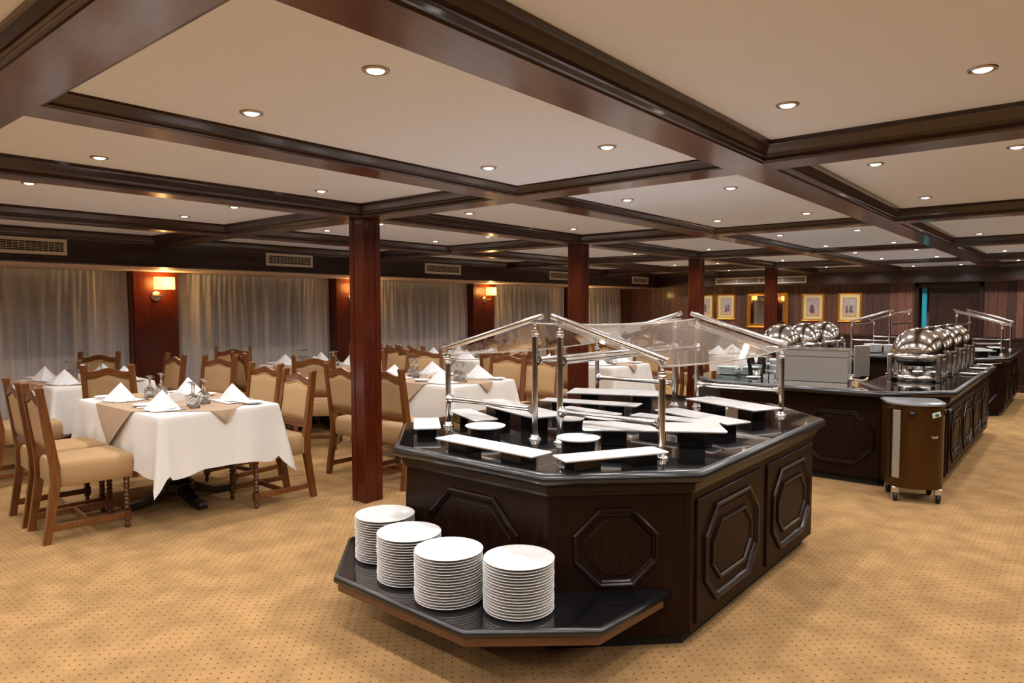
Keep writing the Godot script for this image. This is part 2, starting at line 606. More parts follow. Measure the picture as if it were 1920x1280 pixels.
func sconce(z: float, label: String):
	var o := thing("wall_sconce", label, "wall lamp", V(-8.99, 1.69, z), 0, "sconces on the window piers")
	var g := G.new()
	g.at(Transform3D(Basis(Vector3(0, 0, 1), -PI / 2), Vector3.ZERO))
	g.smooth(); g.lathe([[0.0001, 0.014], [0.058, 0.014], [0.064, 0.009], [0.065, 0.0]], 28)
	obj("back_plate", g, M.nickel, o)
	g = G.new()
	g.tube([V(0.012, 0, 0.03), V(0.10, 0, -0.02), V(0.125, 0.01, -0.045), V(0.13, 0.04, -0.05), V(0.13, 0.075, -0.05)], 0.008, 10)
	g.smooth(); g.lathe([[0.0001, 0.07], [0.024, 0.07], [0.026, 0.085], [0.0001, 0.085]], 14, V(0.13, 0, -0.05))
	obj("arm", g, M.nickel, o)
	g = G.new()
	var rings := []
	for y in [0.085, 0.0851, 0.235, 0.2351]:
		var r := PackedVector3Array()
		var inn := 0.004 if (y == 0.085 or y > 0.235) else 0.0
		for k in 32:
			var a := TAU * k / 32
			r.append(V(0.13 + cos(a) * (0.075 - inn), y, -0.05 + sin(a) * (0.125 - inn)))
		rings.append(r)
	g.smooth(); g.loft(rings)
	obj("shade", g, M.shade, o)
	var l := OmniLight3D.new()
	l.name = "lamp"
	o.add_child(l, true)
	l.position = V(0.13, 0.17, -0.05)
	l.light_color = Color(1.0, 0.80, 0.52)
	l.light_energy = 0.22
	l.omni_range = 8
	l.omni_attenuation = 2
	l.light_size = 0.03
	l.shadow_enabled = true

func curtain(z0: float, z1: float, seed_: int, label: String):
	rng.seed = seed_
	var n := int((z1 - z0) / 0.012)
	var top := PackedFloat32Array()
	var low := PackedFloat32Array()
	var p1 := rng.randf() * 6.0
	var p2 := rng.randf() * 6.0
	for i in n + 1:
		var t := i * 0.012
		top.append(0.012 * sin(t * 88 + p1) + 0.010 * sin(t * 47 + p2))
		low.append(0.030 * sin(t * 36 + p1 + 1.2 * sin(t * 5 + p2)) + 0.014 * sin(t * 83 + p2) + 0.012 * sin(t * 17))
	var g := G.new()
	g.smooth()
	var rings := []
	for k in 9:
		var f := k / 8.0
		var r := PackedVector3Array()
		for i in n + 1:
			var d := lerpf(top[i], low[i], smoothstep(0.0, 0.3, f))
			r.append(V(-9.135 + d, lerpf(HANG - 0.005, 0.03, f), z0 + (z1 - z0) * i / n + 0.02 * f * sin(i * 0.11 + p1)))
		rings.append(r)
	g.loft(rings, false)
	tag(obj("sheer_curtain", g, M.sheer), label, "curtain", "sheer curtains along the windows")

func vent(at: Vector3, outward: Vector3, w: float, h: float, bays: int, label: String):
	var o := thing("air_vent", label, "vent", at, 0, "air vents in the bulkhead")
	var t := on_wall(Vector3.ZERO, outward)
	var g := G.new()
	g.at(t)
	g.mould(rect(-w / 2, w / 2, -h / 2, h / 2), [[0, 0], [0, 0.012], [-0.006, 0.016], [-0.030, 0.016], [-0.034, 0.002]])
	obj("frame", g, M.vent, o)
	g = G.new(); g.at(t); g.box(V(0, 0.001, 0), V(w - 0.05, 0.002, h - 0.05)); obj("backing", g, M.matt_black, o)
	g = G.new(); g.at(t)
	for k in range(1, 6): g.box(V(0, 0.008, -h / 2 + 0.034 + (h - 0.068) * k / 6.0), V(w - 0.066, 0.008, 0.004))
	for k in int(w / 0.05): g.box(V(-w / 2 + 0.05 + k * 0.05, 0.005, 0), V(0.003, 0.004, h - 0.066))
	for k in range(1, bays): g.box(V(-w / 2 + w * k / bays, 0.009, 0), V(0.02, 0.014, h - 0.06))
	obj("grille", g, M.vent, o).set_meta("kind", "stuff")

func picture(x: float, y: float, w: float, h: float, seed_: int, label: String):
	var o := thing("framed_picture", label, "picture", V(x, y, BACK), 0, "framed prints on the back wall")
	var t := on_wall(Vector3.ZERO, V(0, 0, 1))
	var g := G.new(); g.at(t)
	g.mould(rect(-w / 2, w / 2, -h / 2, h / 2), [[0, 0], [0, 0.02], [-0.012, 0.028], [-0.03, 0.018], [-0.042, 0.02], [-0.046, 0.008]])
	obj("frame", g, M.gold, o)
	g = G.new(); g.at(t); g.box(V(0, 0.008, 0), V(w - 0.08, 0.006, h - 0.08)); obj("mount", g, M.mat_board, o)
	var pw := w - 0.23
	var ph := h - 0.24
	g = G.new(); g.at(t)
	g.mould(rect(-pw / 2, pw / 2, -ph / 2, ph / 2), [[0.006, 0.011], [0.006, 0.013], [0, 0.013], [0, 0.011]])
	obj("print_edge", g, M.dark_y, o)
	var q := QuadMesh.new()
	q.size = Vector2(pw, ph)
	var m := StandardMaterial3D.new()
	m.albedo_texture = print_image(seed_)
	m.roughness = 0.5
	hang("print", q, m, o, Transform3D(Basis.IDENTITY, V(0, 0, 0.0125)))

func wall_things():
	for s in [[-3.80, "first"], [-6.79, "second"], [-9.95, "third"], [-13.10, "fourth"]]:
		sconce(s[0], "steel sconce with cream oval shade on the %s window pier" % {"first": "first red", "second": "second red", "third": "third red", "fourth": "last red"}[s[1]])
	sconce(-0.67, "brushed steel sconce with cream oval shade on the pier beside the serving aisle")
	var bays := [[-15.25, -13.42, "in the last bay by the back wall"], [-12.85, -10.25, "between the third and last sconces"], [-9.62, -7.08, "between the second and third sconces"], [-6.5, -4.08, "between the first and second sconces"], [-3.52, -0.95, "in the bay before the first sconce"]]
	var k := 0
	for b in bays:
		var mid: float = (b[0] + b[1]) / 2 + [0.1, -0.1, 0.15, -0.12, 0.05][k]
		curtain(b[0] + 0.01, mid + 0.03, 31 + k * 2, "grey sheer curtain half nearer the back wall " + b[2])
		curtain(mid - 0.03, b[1] - 0.01, 32 + k * 2, "grey sheer curtain half away from back wall " + b[2])
		k += 1
	for v in [[-2.02, 0.96, "before the first sconce"], [-5.04, 0.68, "between first and second sconces"], [-7.81, 0.8, "between second and third sconces"], [-11.05, 0.8, "between third and last sconces"], [-14.15, 0.75, "past the last sconce"]]:
		vent(V(XL + 0.001, 2.155, v[0]), V(1, 0, 0), v[1], 0.16, 1, "cream louvred air vent above the curtains " + v[2])
	vent(V(-5.5, 2.115, ZB + 0.001), V(0, 0, 1), 1.98, 0.15, 4, "long cream four-bay air vent above the gilt mirror on the back wall")
	picture(-6.88, 1.55, 0.46, 0.58, 3, "gilt framed figure print half hidden behind the third column")
	picture(-6.36, 1.55, 0.46, 0.60, 4, "gilt framed figure print on the planks beside the mirror")
	picture(-4.46, 1.535, 0.47, 0.60, 7, "gilt framed print of standing figures between mirror and last print")
	picture(-3.74, 1.53, 0.47, 0.61, 10, "gilt framed print of paired figures closest to the dark door")
	var o := thing("gilt_mirror", "large gilt framed mirror behind the fourth column on the back wall", "mirror", V(-5.42, 1.47, BACK))
	var t := on_wall(Vector3.ZERO, V(0, 0, 1))
	var g := G.new(); g.at(t)
	g.mould(rect(-0.46, 0.46, -0.40, 0.40), [[0, 0], [0, 0.03], [-0.02, 0.042], [-0.05, 0.028], [-0.08, 0.034], [-0.095, 0.012]])
	obj("frame", g, M.gold, o)
	g = G.new(); g.at(t); g.box(V(0, 0.01, 0), V(0.76, 0.008, 0.64)); obj("mirror_glass", g, M.mirror, o)

# ------------------------------------------------------------------ buffet islands
func octagon_panel(parent: Node, at: Vector3, outward: Vector3, hw: float, hh: float, c: float, double: bool):
	var g := G.new()
	g.at(on_wall(at, outward))
	var big := [[0.0, 0.0], [0.0, 0.010], [-0.006, 0.016], [-0.016, 0.017], [-0.022, 0.010], [-0.028, 0.012], [-0.034, 0.004], [-0.036, 0.0]]
	g.mould(oct(hw, hh, c), big)
	if double:
		g.mould(oct(hw - 0.085, hh - 0.085, c - 0.035), [[0.0, 0.0], [0.0, 0.009], [-0.008, 0.014], [-0.018, 0.012], [-0.022, 0.004], [-0.024, 0.003]])
	obj("octagon_moulding", g, M.island_mould, parent)
	g = G.new()
	g.at(on_wall(at, outward))
	var inner := oct(hw - 0.11, hh - 0.11, c - 0.04) if double else oct(hw - 0.05, hh - 0.05, c - 0.02)
	g.mould(inner, [[0, 0.0], [-0.004, 0.004]])
	g.cap(G.grown(inner, -0.004), 0.004)
	obj("field_panel", g, M.island, parent)

func worktop(poly: PackedVector2Array, y: float, thick: float, parent: Node, called := "worktop"):
	var g := G.new()
	var r := thick / 2
	g.smooth()
	var pr := []
	for k in 9:
		var a := -PI / 2 + PI * k / 8
		pr.append([cos(a) * r - r, y - r + sin(a) * r])
	g.mould(poly, pr)
	var rim := g
	g = G.new()
	g.cap(G.grown(poly, -r), y)
	g.cap(G.grown(poly, -r), y - thick)
	obj("bullnose_edge", rim, M.honed, obj(called, g, M.granite, parent))

# poly: the worktop's outline; panels: edge index -> list of [along 0..1, half width, double]
func island(called: String, label: String, poly: PackedVector2Array, panels: Dictionary, over := 0.07) -> Node3D:
	var o := thing(called, label, "buffet counter")
	worktop(poly, TOP, 0.06, o)
	var body := G.grown(poly, -over)
	var g := G.new()
	g.prism(body, 0.07, TOP - 0.061)
	obj("cabinet_body", g, M.island, o)
	g = G.new()
	g.prism(G.grown(poly, -over - 0.05), 0.0, 0.075)
	obj("plinth", g, M.matt_black, o)
	g = G.new()
	g.mould(body, [[0, -0.115], [0.012, -0.112], [0.014, -0.100], [0.022, -0.096], [0.024, -0.070], [0.036, -0.064], [0.036, -0.0605]], TOP)
	obj("frieze", g, M.island_mould, o)
	var area := 0.0
	for i in body.size(): area += body[i].cross(body[(i + 1) % body.size()])
	for e in panels:
		var a := body[e]
		var b := body[(e + 1) % body.size()]
		var d := (b - a).normalized()
		var nrm := Vector2(d.y, -d.x) * (1.0 if area > 0 else -1.0)
		for p in panels[e]:
			var c: Vector2 = a.lerp(b, p[0])
			var out := V(nrm.x, 0, nrm.y)
			if p[2]:
				# a framed door: thin reveal lines round it
				g = G.new()
				g.at(on_wall(V(c.x, 0.385, c.y) + out * 0.0, out))
				g.mould(rect(-p[1] - 0.065, p[1] + 0.065, -0.29, 0.285), [[0, -0.001], [0, 0.008], [-0.004, 0.012], [-0.010, 0.012]])
				g.cap(rect(-p[1] - 0.055, p[1] + 0.055, -0.28, 0.275), 0.012)
				var dr := obj("door", g, M.island, o)
				octagon_panel(dr, V(c.x, 0.385, c.y) + out * 0.012, out, p[1], 0.235, minf(0.13, p[1] * 0.6), true)
			else:
				var yc: float = p[3] if p.size() > 3 else 0.40
				var hh: float = p[4] if p.size() > 4 else 0.235
				octagon_panel(o, V(c.x, yc, c.y), out, p[1], hh, minf(0.15, p[1] * 0.6), false)
	return o

func steel_guard(called: String, label: String, x_out: float, x_in: float, z_n: float, z_f: float, thin := 1.0):
	# posts at four corners, tall inside, low outside; sloped top rails carry the clear sheet
	var o := thing(called, label, "sneeze guard", V(x_out, TOP, z_n), 0)
	var w := x_in - x_out
	var l := z_f - z_n
	var r := 0.0165 * thin
	var hi := 0.61
	var lo := 0.43
	for c in [[0.0, 0.0, lo], [0.0, l, lo], [w, 0.0, hi], [w, l, hi]]:
		var g := G.new()
		g.smooth()
		g.lathe([[r, 0.0], [r, c[2] - 0.012]], 18, V(c[0], 0, c[1]))
		obj("post", g, M.steel, o)
		g = G.new()
		g.smooth()
		g.lathe([[0.034 * thin, 0.0], [0.034 * thin, 0.006], [0.026 * thin, 0.010], [0.023 * thin, 0.012], [0.023 * thin, 0.024], [r, 0.027]], 20, V(c[0], 0, c[1]))
		obj("base_flange", g, M.steel, o)
		g = G.new()
		g.smooth()
		g.lathe([[r, -0.040], [0.021 * thin, -0.038], [0.021 * thin, -0.022], [r, -0.02], [0.021 * thin, -0.016], [0.016 * thin, -0.004], [0.008, 0.004], [0.008, 0.024], [0.013, 0.030], [0.026 * thin, 0.040]], 18, V(c[0], c[2] - 0.012, c[1]))
		obj("collar", g, M.steel, o)
	var dirx := signf(w)
	for z in [0.0, l]:
		var g := G.new()
		var a := V(-dirx * 0.035, lo + 0.035, z)
		var b := V(w + dirx * 0.05, hi + 0.06, z)
		g.tube([a, b], r, 18)
		obj("top_rail", g, M.steel, o)
		g = G.new()
		g.tube([V(0, 0.165, z), V(w, 0.165, z)], r * 0.95, 16)
		for q in [[0.0, 1.0], [w, -1.0]]: collar(g, V(q[0], 0.165, z), V(q[1] * dirx, 0, 0), thin)
		obj("cross_rail", g, M.steel, o)
	var g2 := G.new()
	g2.tube([V(w, 0.43, 0), V(w, 0.43, l)], r, 18)
	collar(g2, V(w, 0.43, 0), V(0, 0, signf(l)), thin)
	collar(g2, V(w, 0.43, l), V(0, 0, -signf(l)), thin)
	obj("long_rail", g2, M.steel, o)
	# the sheet, slung just under the rails and bowed between them
	var g3 := G.new()
	var topr := []
	var n := 14
	for k in n + 1:
		var t := k / float(n)
		var sag := -0.035 * sin(PI * t)
		var r2 := PackedVector3Array()
		for q in [[-0.02, 0.0], [0.25, 0.0], [0.5, 0.0], [0.75, 0.0], [1.05, 0.0]]:
			var f: float = q[0]
			r2.append(V(w * f, lo + (hi - lo) * f + 0.012 + sag * 0.6, l * (-0.02 + 1.04 * t)))
		topr.append(r2)
	g3.smooth()
	g3.loft(topr, false)
	var sheet := obj("clear_sheet", g3, M.acrylic, o)
	for e in [0, 4]:
		g3 = G.new()
		var line := []
		for r2 in topr: line.append(r2[e])
		g3.tube(line, 0.005, 8)
		obj("sheet_edge", g3, M.acrylic_edge, sheet)

func collar(g: G, at: Vector3, d: Vector3, k := 1.0):
	g.tube([at + d * 0.012, at + d * 0.02, at + d * 0.022, at + d * 0.03, at + d * 0.034, at + d * 0.05], [0.032 * k, 0.03 * k, 0.022 * k, 0.022 * k, 0.019 * k, 0.018 * k], 14)

func platter(x, z, l, w, turn, y, label: String, risers := 2):
	var o := thing("serving_board", label, "serving board", V(x, y, z), deg_to_rad(turn), "white melamine boards on the buffet")
	var g := G.new()
	var poly := rounded(l / 2, w / 2, 0.012, 3)
	g.mould(poly, [[-0.006, -0.010], [0.0, -0.004], [0.0, -0.001], [-0.001, 0.0]])
	g.cap(G.grown(poly, -0.001), 0.0)
	g.cap(G.grown(poly, -0.006), -0.010)
	obj("board", g, M.melamine, o)
	for k in risers:
		var f: float = 0.0 if risers == 1 else (k - 0.5) * l * 0.55
		var p: Vector3 = V(x, 0, z) + V(cos(deg_to_rad(turn)), 0, -sin(deg_to_rad(turn))) * f
		riser(p.x, p.z, 0.13, minf(0.11, w * 0.8), TOP, y - 0.011, turn, label)

func riser(x, z, l, w, y0, y1, turn, of: String):
	var g := G.new()
	g.box(V(0, (y1 - y0) / 2, 0), V(l, y1 - y0, w), 0.003)
	var o := obj("riser_block", g, M.black)
	o.position = V(x, y0, z)
	o.rotation.y = deg_to_rad(turn)
	tag(o, "black riser block under the " + " ".join(of.split(" ").slice(0, 11)), "riser", "black risers on the buffet")

func round_board(x, z, r, y, label):
	var o := thing("round_board", label, "serving board", V(x, y, z), 0, "white round boards on the buffet")
	var g := G.new()
	g.smooth(); g.lathe([[r - 0.008, -0.010], [r, -0.003], [r, -0.001], [r - 0.002, 0.0]], 40)
	g.flat(); g.lathe([[r - 0.002, 0.0], [0.0001, 0.0]], 40); g.lathe([[r - 0.008, -0.010], [0.0001, -0.010]], 40)
	obj("board", g, M.melamine, o)
	var g2 := G.new()
	var s: float = r * 0.75
	g2.smooth(); g2.lathe([[s, 0], [s, y - 0.0105 - TOP]], 28)
	g2.flat(); g2.lathe([[s, y - 0.0105 - TOP], [0.0001, y - 0.0105 - TOP]], 28)
	var b := obj("riser_drum", g2, M.black)
	b.position = V(x, TOP, z)
	tag(b, "black round riser under the " + label, "riser", "black risers on the buffet")

func plate_mesh(r: float) -> ArrayMesh:
	var g := G.new()
	g.smooth()
	g.lathe([[0.0001, 0.004], [r * 0.62, 0.004], [r * 0.68, 0.007], [r * 0.98, 0.0165], [r, 0.0175], [r * 0.995, 0.0150], [r * 0.66, 0.0035], [r * 0.58, 0.0], [r * 0.54, 0.0], [r * 0.53, 0.002], [0.0001, 0.002]], 44)
	return g.mesh()

func stack(called: String, mesh: Mesh, m: Material, at: Vector3, n: int, step: float, label: String, category: String, group: String, jitter := 0.0015):
	for k in n:
		var o := hang(called, mesh, m, null, Transform3D(Basis.IDENTITY, at + V(rng.randf_range(-jitter, jitter), k * step, rng.randf_range(-jitter, jitter))))
		tag(o, ("topmost " if k == n - 1 else ("lowest " if k == 0 else "")) + label, category, group)

func first_island():
	var x0 := -3.255
	var x1 := -1.270
	var z0 := -2.335
	var z1 := -5.18
	var c := 0.50
	var poly := PackedVector2Array([Vector2(x0 + c, z0), Vector2(x1 - c, z0), Vector2(x1, z0 - c), Vector2(x1, z1 + c), Vector2(x1 - c, z1), Vector2(x0 + c, z1), Vector2(x0, z1 + c), Vector2(x0, z0 - c)])
	var isl := island("buffet_island", "octagonal dark wood buffet with black granite top, plate shelf and steel sneeze guards", poly, {0: [[0.5, 0.30, false, 0.455, 0.20]], 1: [[0.47, 0.195, false, 0.475, 0.178]], 2: [[0.248, 0.335, true], [0.748, 0.335, true]], 7: [[0.5, 0.2, false, 0.475, 0.178]]})
	# the low plate shelf wrapping the near end
	var sh := PackedVector2Array([Vector2(-2.70, -1.915), Vector2(-1.845, -1.905), Vector2(-1.43, -2.27), Vector2(-1.395, -2.80), Vector2(-1.8, -2.5), Vector2(-2.7, -2.5), Vector2(-3.12, -2.80), Vector2(-3.10, -2.30)])
	worktop(sh, 0.28, 0.04, isl, "shelf_top")
	var g := G.new()
	g.prism(G.grown(sh, -0.02), 0.205, 0.2395)
	obj("shelf_apron", g, M.beam_x, isl)
	steel_guard("sneeze_guard", "polished steel sneeze guard sloping towards the dining tables on the plate-shelf buffet", -2.955, -2.29, -2.94, -4.59)
	steel_guard("sneeze_guard", "polished steel sneeze guard sloping towards the open aisle on the plate-shelf buffet", -1.535, -2.13, -2.95, -4.62)
	# boards: x, z, length, width, turn, height
	platter(-2.90, -2.71, 0.36, 0.15, -42, 0.885, "small white board near the buffet corner above the outermost plate stack", 1)
	platter(-2.20, -2.475, 0.66, 0.145, -3, 0.885, "long white board lying along the buffet edge above the plate shelf")
	platter(-2.87, -3.06, 0.46, 0.15, -25, 0.895, "white board between the outer posts of the guard facing the tables")
	platter(-2.70, -3.27, 0.80, 0.24, -20, 0.93, "widest white board, raised high under the guard facing the tables")
	platter(-2.50, -3.80, 0.67, 0.15, 14, 0.925, "slim white board in the middle of the guard facing the tables")
	platter(-2.36, -3.60, 0.44, 0.09, -9, 0.905, "narrow white board beside the inner posts of the guard")
	platter(-2.60, -4.30, 0.68, 0.30, 22, 0.935, "broad white board at the far end of the guard facing the tables")
	platter(-1.72, -3.20, 0.72, 0.26, 33, 0.93, "broad slanting white board behind the near aisle-side guard posts")
	platter(-1.80, -3.62, 0.52, 0.12, 0, 0.91, "slim white board half tucked behind the slanting board")
	platter(-1.64, -2.67, 0.53, 0.14, 61, 0.885, "long white board along the cut corner of the buffet above the octagon panel")
	platter(-1.76, -3.87, 0.62, 0.19, -22, 0.90, "white board slanting across the middle of the aisle-side guard")
	platter(-1.80, -4.44, 0.64, 0.25, -24, 0.91, "white board at the far end of the aisle-side guard by the last post")
	round_board(-2.527, -2.80, 0.112, 0.90, "white round board beside the tables' side guard")
	round_board(-1.937, -2.84, 0.110, 0.90, "white round board beside the aisle-side guard's inner post")
	round_board(-2.31, -3.30, 0.085, 0.90, "smallest white round board between the inner guard posts")
	# plate stacks on the shelf
	var pm := plate_mesh(0.150)
	rng.seed = 44
	var names := ["the corner stack", "the second stack from the corner", "the third stack from the corner", "the stack beside the octagon panel"]
	var spots := [[-2.71, -2.24, 18], [-2.405, -2.13, 18], [-2.10, -2.085, 18], [-1.80, -2.20, 18]]
	for k in 4:
		stack("dinner_plate", pm, M.china, V(spots[k][0], 0.2802, spots[k][1]), spots[k][2], 0.0121, "white china plate in " + names[k] + " on the shelf", "plate", "plates stacked on the buffet shelf")

func chafer() -> Node3D:
	var o := thing("chafing_dish", "polished steel roll-top chafing dish, first of four along the aisle side", "chafing dish", Vector3.ZERO, 0, "chafing dishes on the counter")
	var sup := func(hx: float, y: float, n: float) -> PackedVector3Array:
		var r := PackedVector3Array()
		for k in 40:
			var a := TAU * k / 40
			var cx := cos(a)
			var sz := sin(a)
			r.append(V(signf(cx) * pow(absf(cx), 2 / n) * hx, y, signf(sz) * pow(absf(sz), 2 / n) * hx))
		return r
	var g := G.new()
	var rings := []
	for k in 13:
		var a := PI / 2 * k / 12
		rings.append(sup.call(maxf(0.001, 0.228 * pow(cos(a), 0.9)), 0.258 + 0.25 * sin(a), lerpf(2.5, 2.0, k / 12.0)))
	g.smooth(); g.loft(rings)
	obj("roll_top_lid", g, M.dome_steel, o)
	g = G.new(); g.smooth()
	g.loft([sup.call(0.21, 0.195, 2.5), sup.call(0.232, 0.20, 2.5), sup.call(0.232, 0.262, 2.5), sup.call(0.20, 0.263, 2.5)])
	obj("pan_rim", g, M.steel, o)
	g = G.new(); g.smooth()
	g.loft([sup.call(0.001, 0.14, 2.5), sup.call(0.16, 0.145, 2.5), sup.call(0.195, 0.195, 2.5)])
	obj("water_pan", g, M.shaded_steel, o)  # shade of the open gap is put into the pan's dark colour
	for sx in [-1, 1]:
		for sz in [-1, 1]:
			g = G.new()
			g.box(V(sx * 0.205, 0.13, sz * 0.17), V(0.045, 0.26, 0.09), 0.008)
			obj("leg", g, M.steel, o)
	g = G.new(); g.smooth()
	g.loft([sup.call(0.20, 0.0, 2.5), sup.call(0.228, 0.004, 2.5), sup.call(0.228, 0.055, 2.5), sup.call(0.20, 0.058, 2.5), sup.call(0.001, 0.04, 2.5)])
	obj("base_tray", g, M.steel, o)
	for s in [-1, 1]:
		g = G.new(); g.smooth(); g.lathe([[0.035, 0.0], [0.04, 0.05], [0.03, 0.055], [0.0001, 0.05]], 14, V(s * 0.08, 0.045, 0))
		obj("burner", g, M.brushed, o)
	g = G.new()
	g.tube([V(-0.06, 0.30, 0.215), V(-0.06, 0.315, 0.25), V(0.06, 0.315, 0.25), V(0.06, 0.30, 0.215)], 0.008, 8)
	obj("lid_handle", g, M.steel, o)
	for s in [-1, 1]:
		g = G.new(); g.box(V(s * 0.236, 0.27, 0), V(0.02, 0.05, 0.06), 0.005); obj("hinge", g, M.steel, o)
	return o

func second_island():
	var poly := PackedVector2Array([Vector2(-2.78, -6.43), Vector2(-1.30, -6.43), Vector2(-0.83, -6.92), Vector2(-0.83, -10.2), Vector2(-1.62, -10.2), Vector2(-1.62, -7.34), Vector2(-2.45, -7.34), Vector2(-2.45, -10.75), Vector2(-3.22, -10.75), Vector2(-3.22, -6.87)])
	island("hot_food_counter", "U-shaped dark wood hot counter with black granite top and octagon panels", poly, {0: [[0.24, 0.30, false], [0.76, 0.30, false]], 1: [[0.5, 0.22, false]], 2: [[0.14, 0.33, true], [0.38, 0.33, true], [0.62, 0.33, true], [0.86, 0.33, true]], 9: [[0.5, 0.2, false]], 8: [[0.2, 0.3, false], [0.5, 0.3, false], [0.8, 0.3, false]]})
	var c := chafer()
	c.position = V(-1.26, TOP, -7.72)
	var ords := ["second", "third", "fourth"]
	for k in 3: copy(c, V(-1.26, TOP, -8.42 - 0.70 * k), 0, "polished steel roll-top chafing dish, %s of four along the aisle side" % ords[k])
	for k in 3: copy(c, V(-2.82, TOP, -8.45 - 0.88 * k), 0, "polished steel roll-top chafing dish on the dining side, %s behind the boxy warmer" % ["first", "second", "third"][k])
	# utensil plates beside the chafers
	var sm := plate_mesh(0.085)
	for k in 4:
		var p := V(-0.935 if k > 0 else -1.53, TOP, [-8.08, -8.62, -9.42, -10.08][k])
		tag(hang("spoon_rest_plate", sm, M.china, null, Transform3D(Basis.IDENTITY, p)), "small white plate with spoon beside chafing dishes on the aisle side" if k > 0 else "small white plate on the inner edge beside first chafing dish", "plate", "spoon rest plates")
		var g := G.new()
		g.tube([V(-0.02, 0.012, 0.02), V(0.06, 0.016, -0.02), V(0.16, 0.03, -0.07)], [0.006, 0.0035, 0.004], 8)
		g.smooth(); g.lathe([[0.0001, 0.004], [0.016, 0.008], [0.022, 0.016]], 12, V(-0.04, 0.0, 0.03))
		var o := obj("serving_spoon", g, M.steel)
		o.position = p + V(0, 0.004, 0)
		tag(o, "steel serving spoon resting on the small plate by the chafing dishes" if k > 0 else "steel serving spoon on the plate at the inner counter edge", "spoon", "serving spoons on the counter")
	# stainless warmer box with splash panel, tap and hose
	var w := thing("food_warmer", "boxy brushed stainless steel warmer with side panel and hose on granite counter", "food warmer", V(-2.03, TOP, -7.06), deg_to_rad(8))
	var g := G.new()
	g.span(-0.33, 0.31, 0.0, 0.235, -0.16, 0.16, 0.004)
	obj("cabinet", g, M.brushed, w)
	g = G.new(); g.span(-0.335, 0.315, 0.24, 0.30, -0.165, 0.165, 0.006); obj("top_tank", g, M.brushed, w)
	g = G.new(); g.span(-0.34, 0.32, 0.30, 0.312, -0.17, 0.17, 0.004); obj("rim", g, M.steel, w)
	g = G.new(); g.at(Transform3D(Basis(Vector3.UP, deg_to_rad(-35)), V(0.40, 0.06, 0.06))); g.box(V(0.02, 0.15, 0), V(0.012, 0.29, 0.20), 0.003); obj("side_panel", g, M.brushed, w)
	g = G.new(); g.span(0.31, 0.40, 0.05, 0.07, -0.02, 0.06, 0.002); obj("bracket", g, M.brushed, w)
	g = G.new(); g.tube([V(0.30, 0.035, 0.13), V(0.34, 0.035, 0.15), V(0.37, 0.04, 0.16)], 0.011, 10); g.smooth(); g.lathe([[0.014, 0.0], [0.014, 0.06], [0.0001, 0.062]], 10, V(0.335, 0.02, 0.15)); obj("tap", g, M.steel, w)
	g = G.new(); g.tube([V(0.37, 0.04, 0.16), V(0.43, 0.035, 0.18), V(0.47, 0.045, 0.17), V(0.475, 0.06, 0.14), V(0.46, 0.05, 0.12)], 0.007, 8); obj("hose", g, M.hose, w)
	# soup kettle
	var s := thing("soup_kettle", "small round steel soup warmer on splayed dark legs with a burner", "soup warmer", V(-2.60, TOP, -7.06))
	g = G.new(); g.smooth(); g.lathe([[0.06, 0.125], [0.095, 0.14], [0.10, 0.20], [0.108, 0.205], [0.108, 0.212], [0.09, 0.214], [0.0001, 0.222]], 28); obj("bowl", g, M.dome_steel, s)
	for k in 4:
		var a := TAU * k / 4 + 0.5
		g = G.new(); g.tube([V(cos(a) * 0.11, 0.2, sin(a) * 0.11), V(cos(a) * 0.085, 0.0, sin(a) * 0.085)], 0.014, 8); obj("leg", g, M.plastic, s)
	g = G.new(); g.smooth(); g.lathe([[0.035, 0.0], [0.038, 0.06], [0.0001, 0.062]], 16); obj("burner", g, M.brushed, s)
	tag(hang("saucer", plate_mesh(0.075), M.china, null, Transform3D(Basis.IDENTITY, V(-2.56, TOP, -6.86))), "white saucer in front of the round soup warmer", "saucer")
	g = G.new(); g.smooth(); g.lathe([[0.022, 0.0], [0.024, 0.05], [0.023, 0.05], [0.021, 0.003], [0.0001, 0.003]], 14)
	var jar := g.mesh()
	for k in 2: tag(hang("glass_tumbler", jar, M.glass, null, Transform3D(Basis.IDENTITY, V(-2.43 + 0.06 * k, TOP, -6.84))), "tiny clear glass tumbler beside the saucer on the hot counter", "glass", "tumblers on the hot counter")
	# octagonal glass plates and stacked white cups
	g = G.new()
	g.mould(oct(0.105, 0.105, 0.05), [[-0.05, 0.0], [-0.04, 0.0], [0.0, 0.010], [-0.003, 0.013], [-0.045, 0.004]])
	g.cap(oct(0.06, 0.06, 0.03), 0.002)
	var gp := g.mesh()
	rng.seed = 3
	stack("glass_side_plate", gp, M.glass_plate, V(-2.93, TOP, -7.12), 9, 0.0085, "octagonal greenish glass plate in the outer stack on the hot counter", "plate", "stacked glass plates", 0.004)
	stack("glass_side_plate", gp, M.glass_plate, V(-2.72, TOP, -7.22), 9, 0.0085, "octagonal greenish glass plate in the stack behind the soup warmer", "plate", "stacked glass plates", 0.004)
	g = G.new(); g.smooth(); g.lathe([[0.0001, 0.0], [0.03, 0.0], [0.038, 0.04], [0.042, 0.058], [0.040, 0.058], [0.035, 0.04], [0.0001, 0.006]], 18)
	g.tube([V(0.04, 0.05, 0), V(0.06, 0.046, 0), V(0.06, 0.02, 0), V(0.036, 0.014, 0)], 0.004, 6)
	var cup := g.mesh()
	for q in [[-2.80, -7.62, 3], [-2.55, -7.27, 3], [-2.42, -7.25, 3], [-2.66, -7.40, 3]]:
		stack("coffee_cup", cup, M.cup_white, V(q[0] - 0.08, TOP, q[1]), q[2], 0.0585, "white cup stacked behind the soup warmer", "cup", "stacked white cups", 0.002)

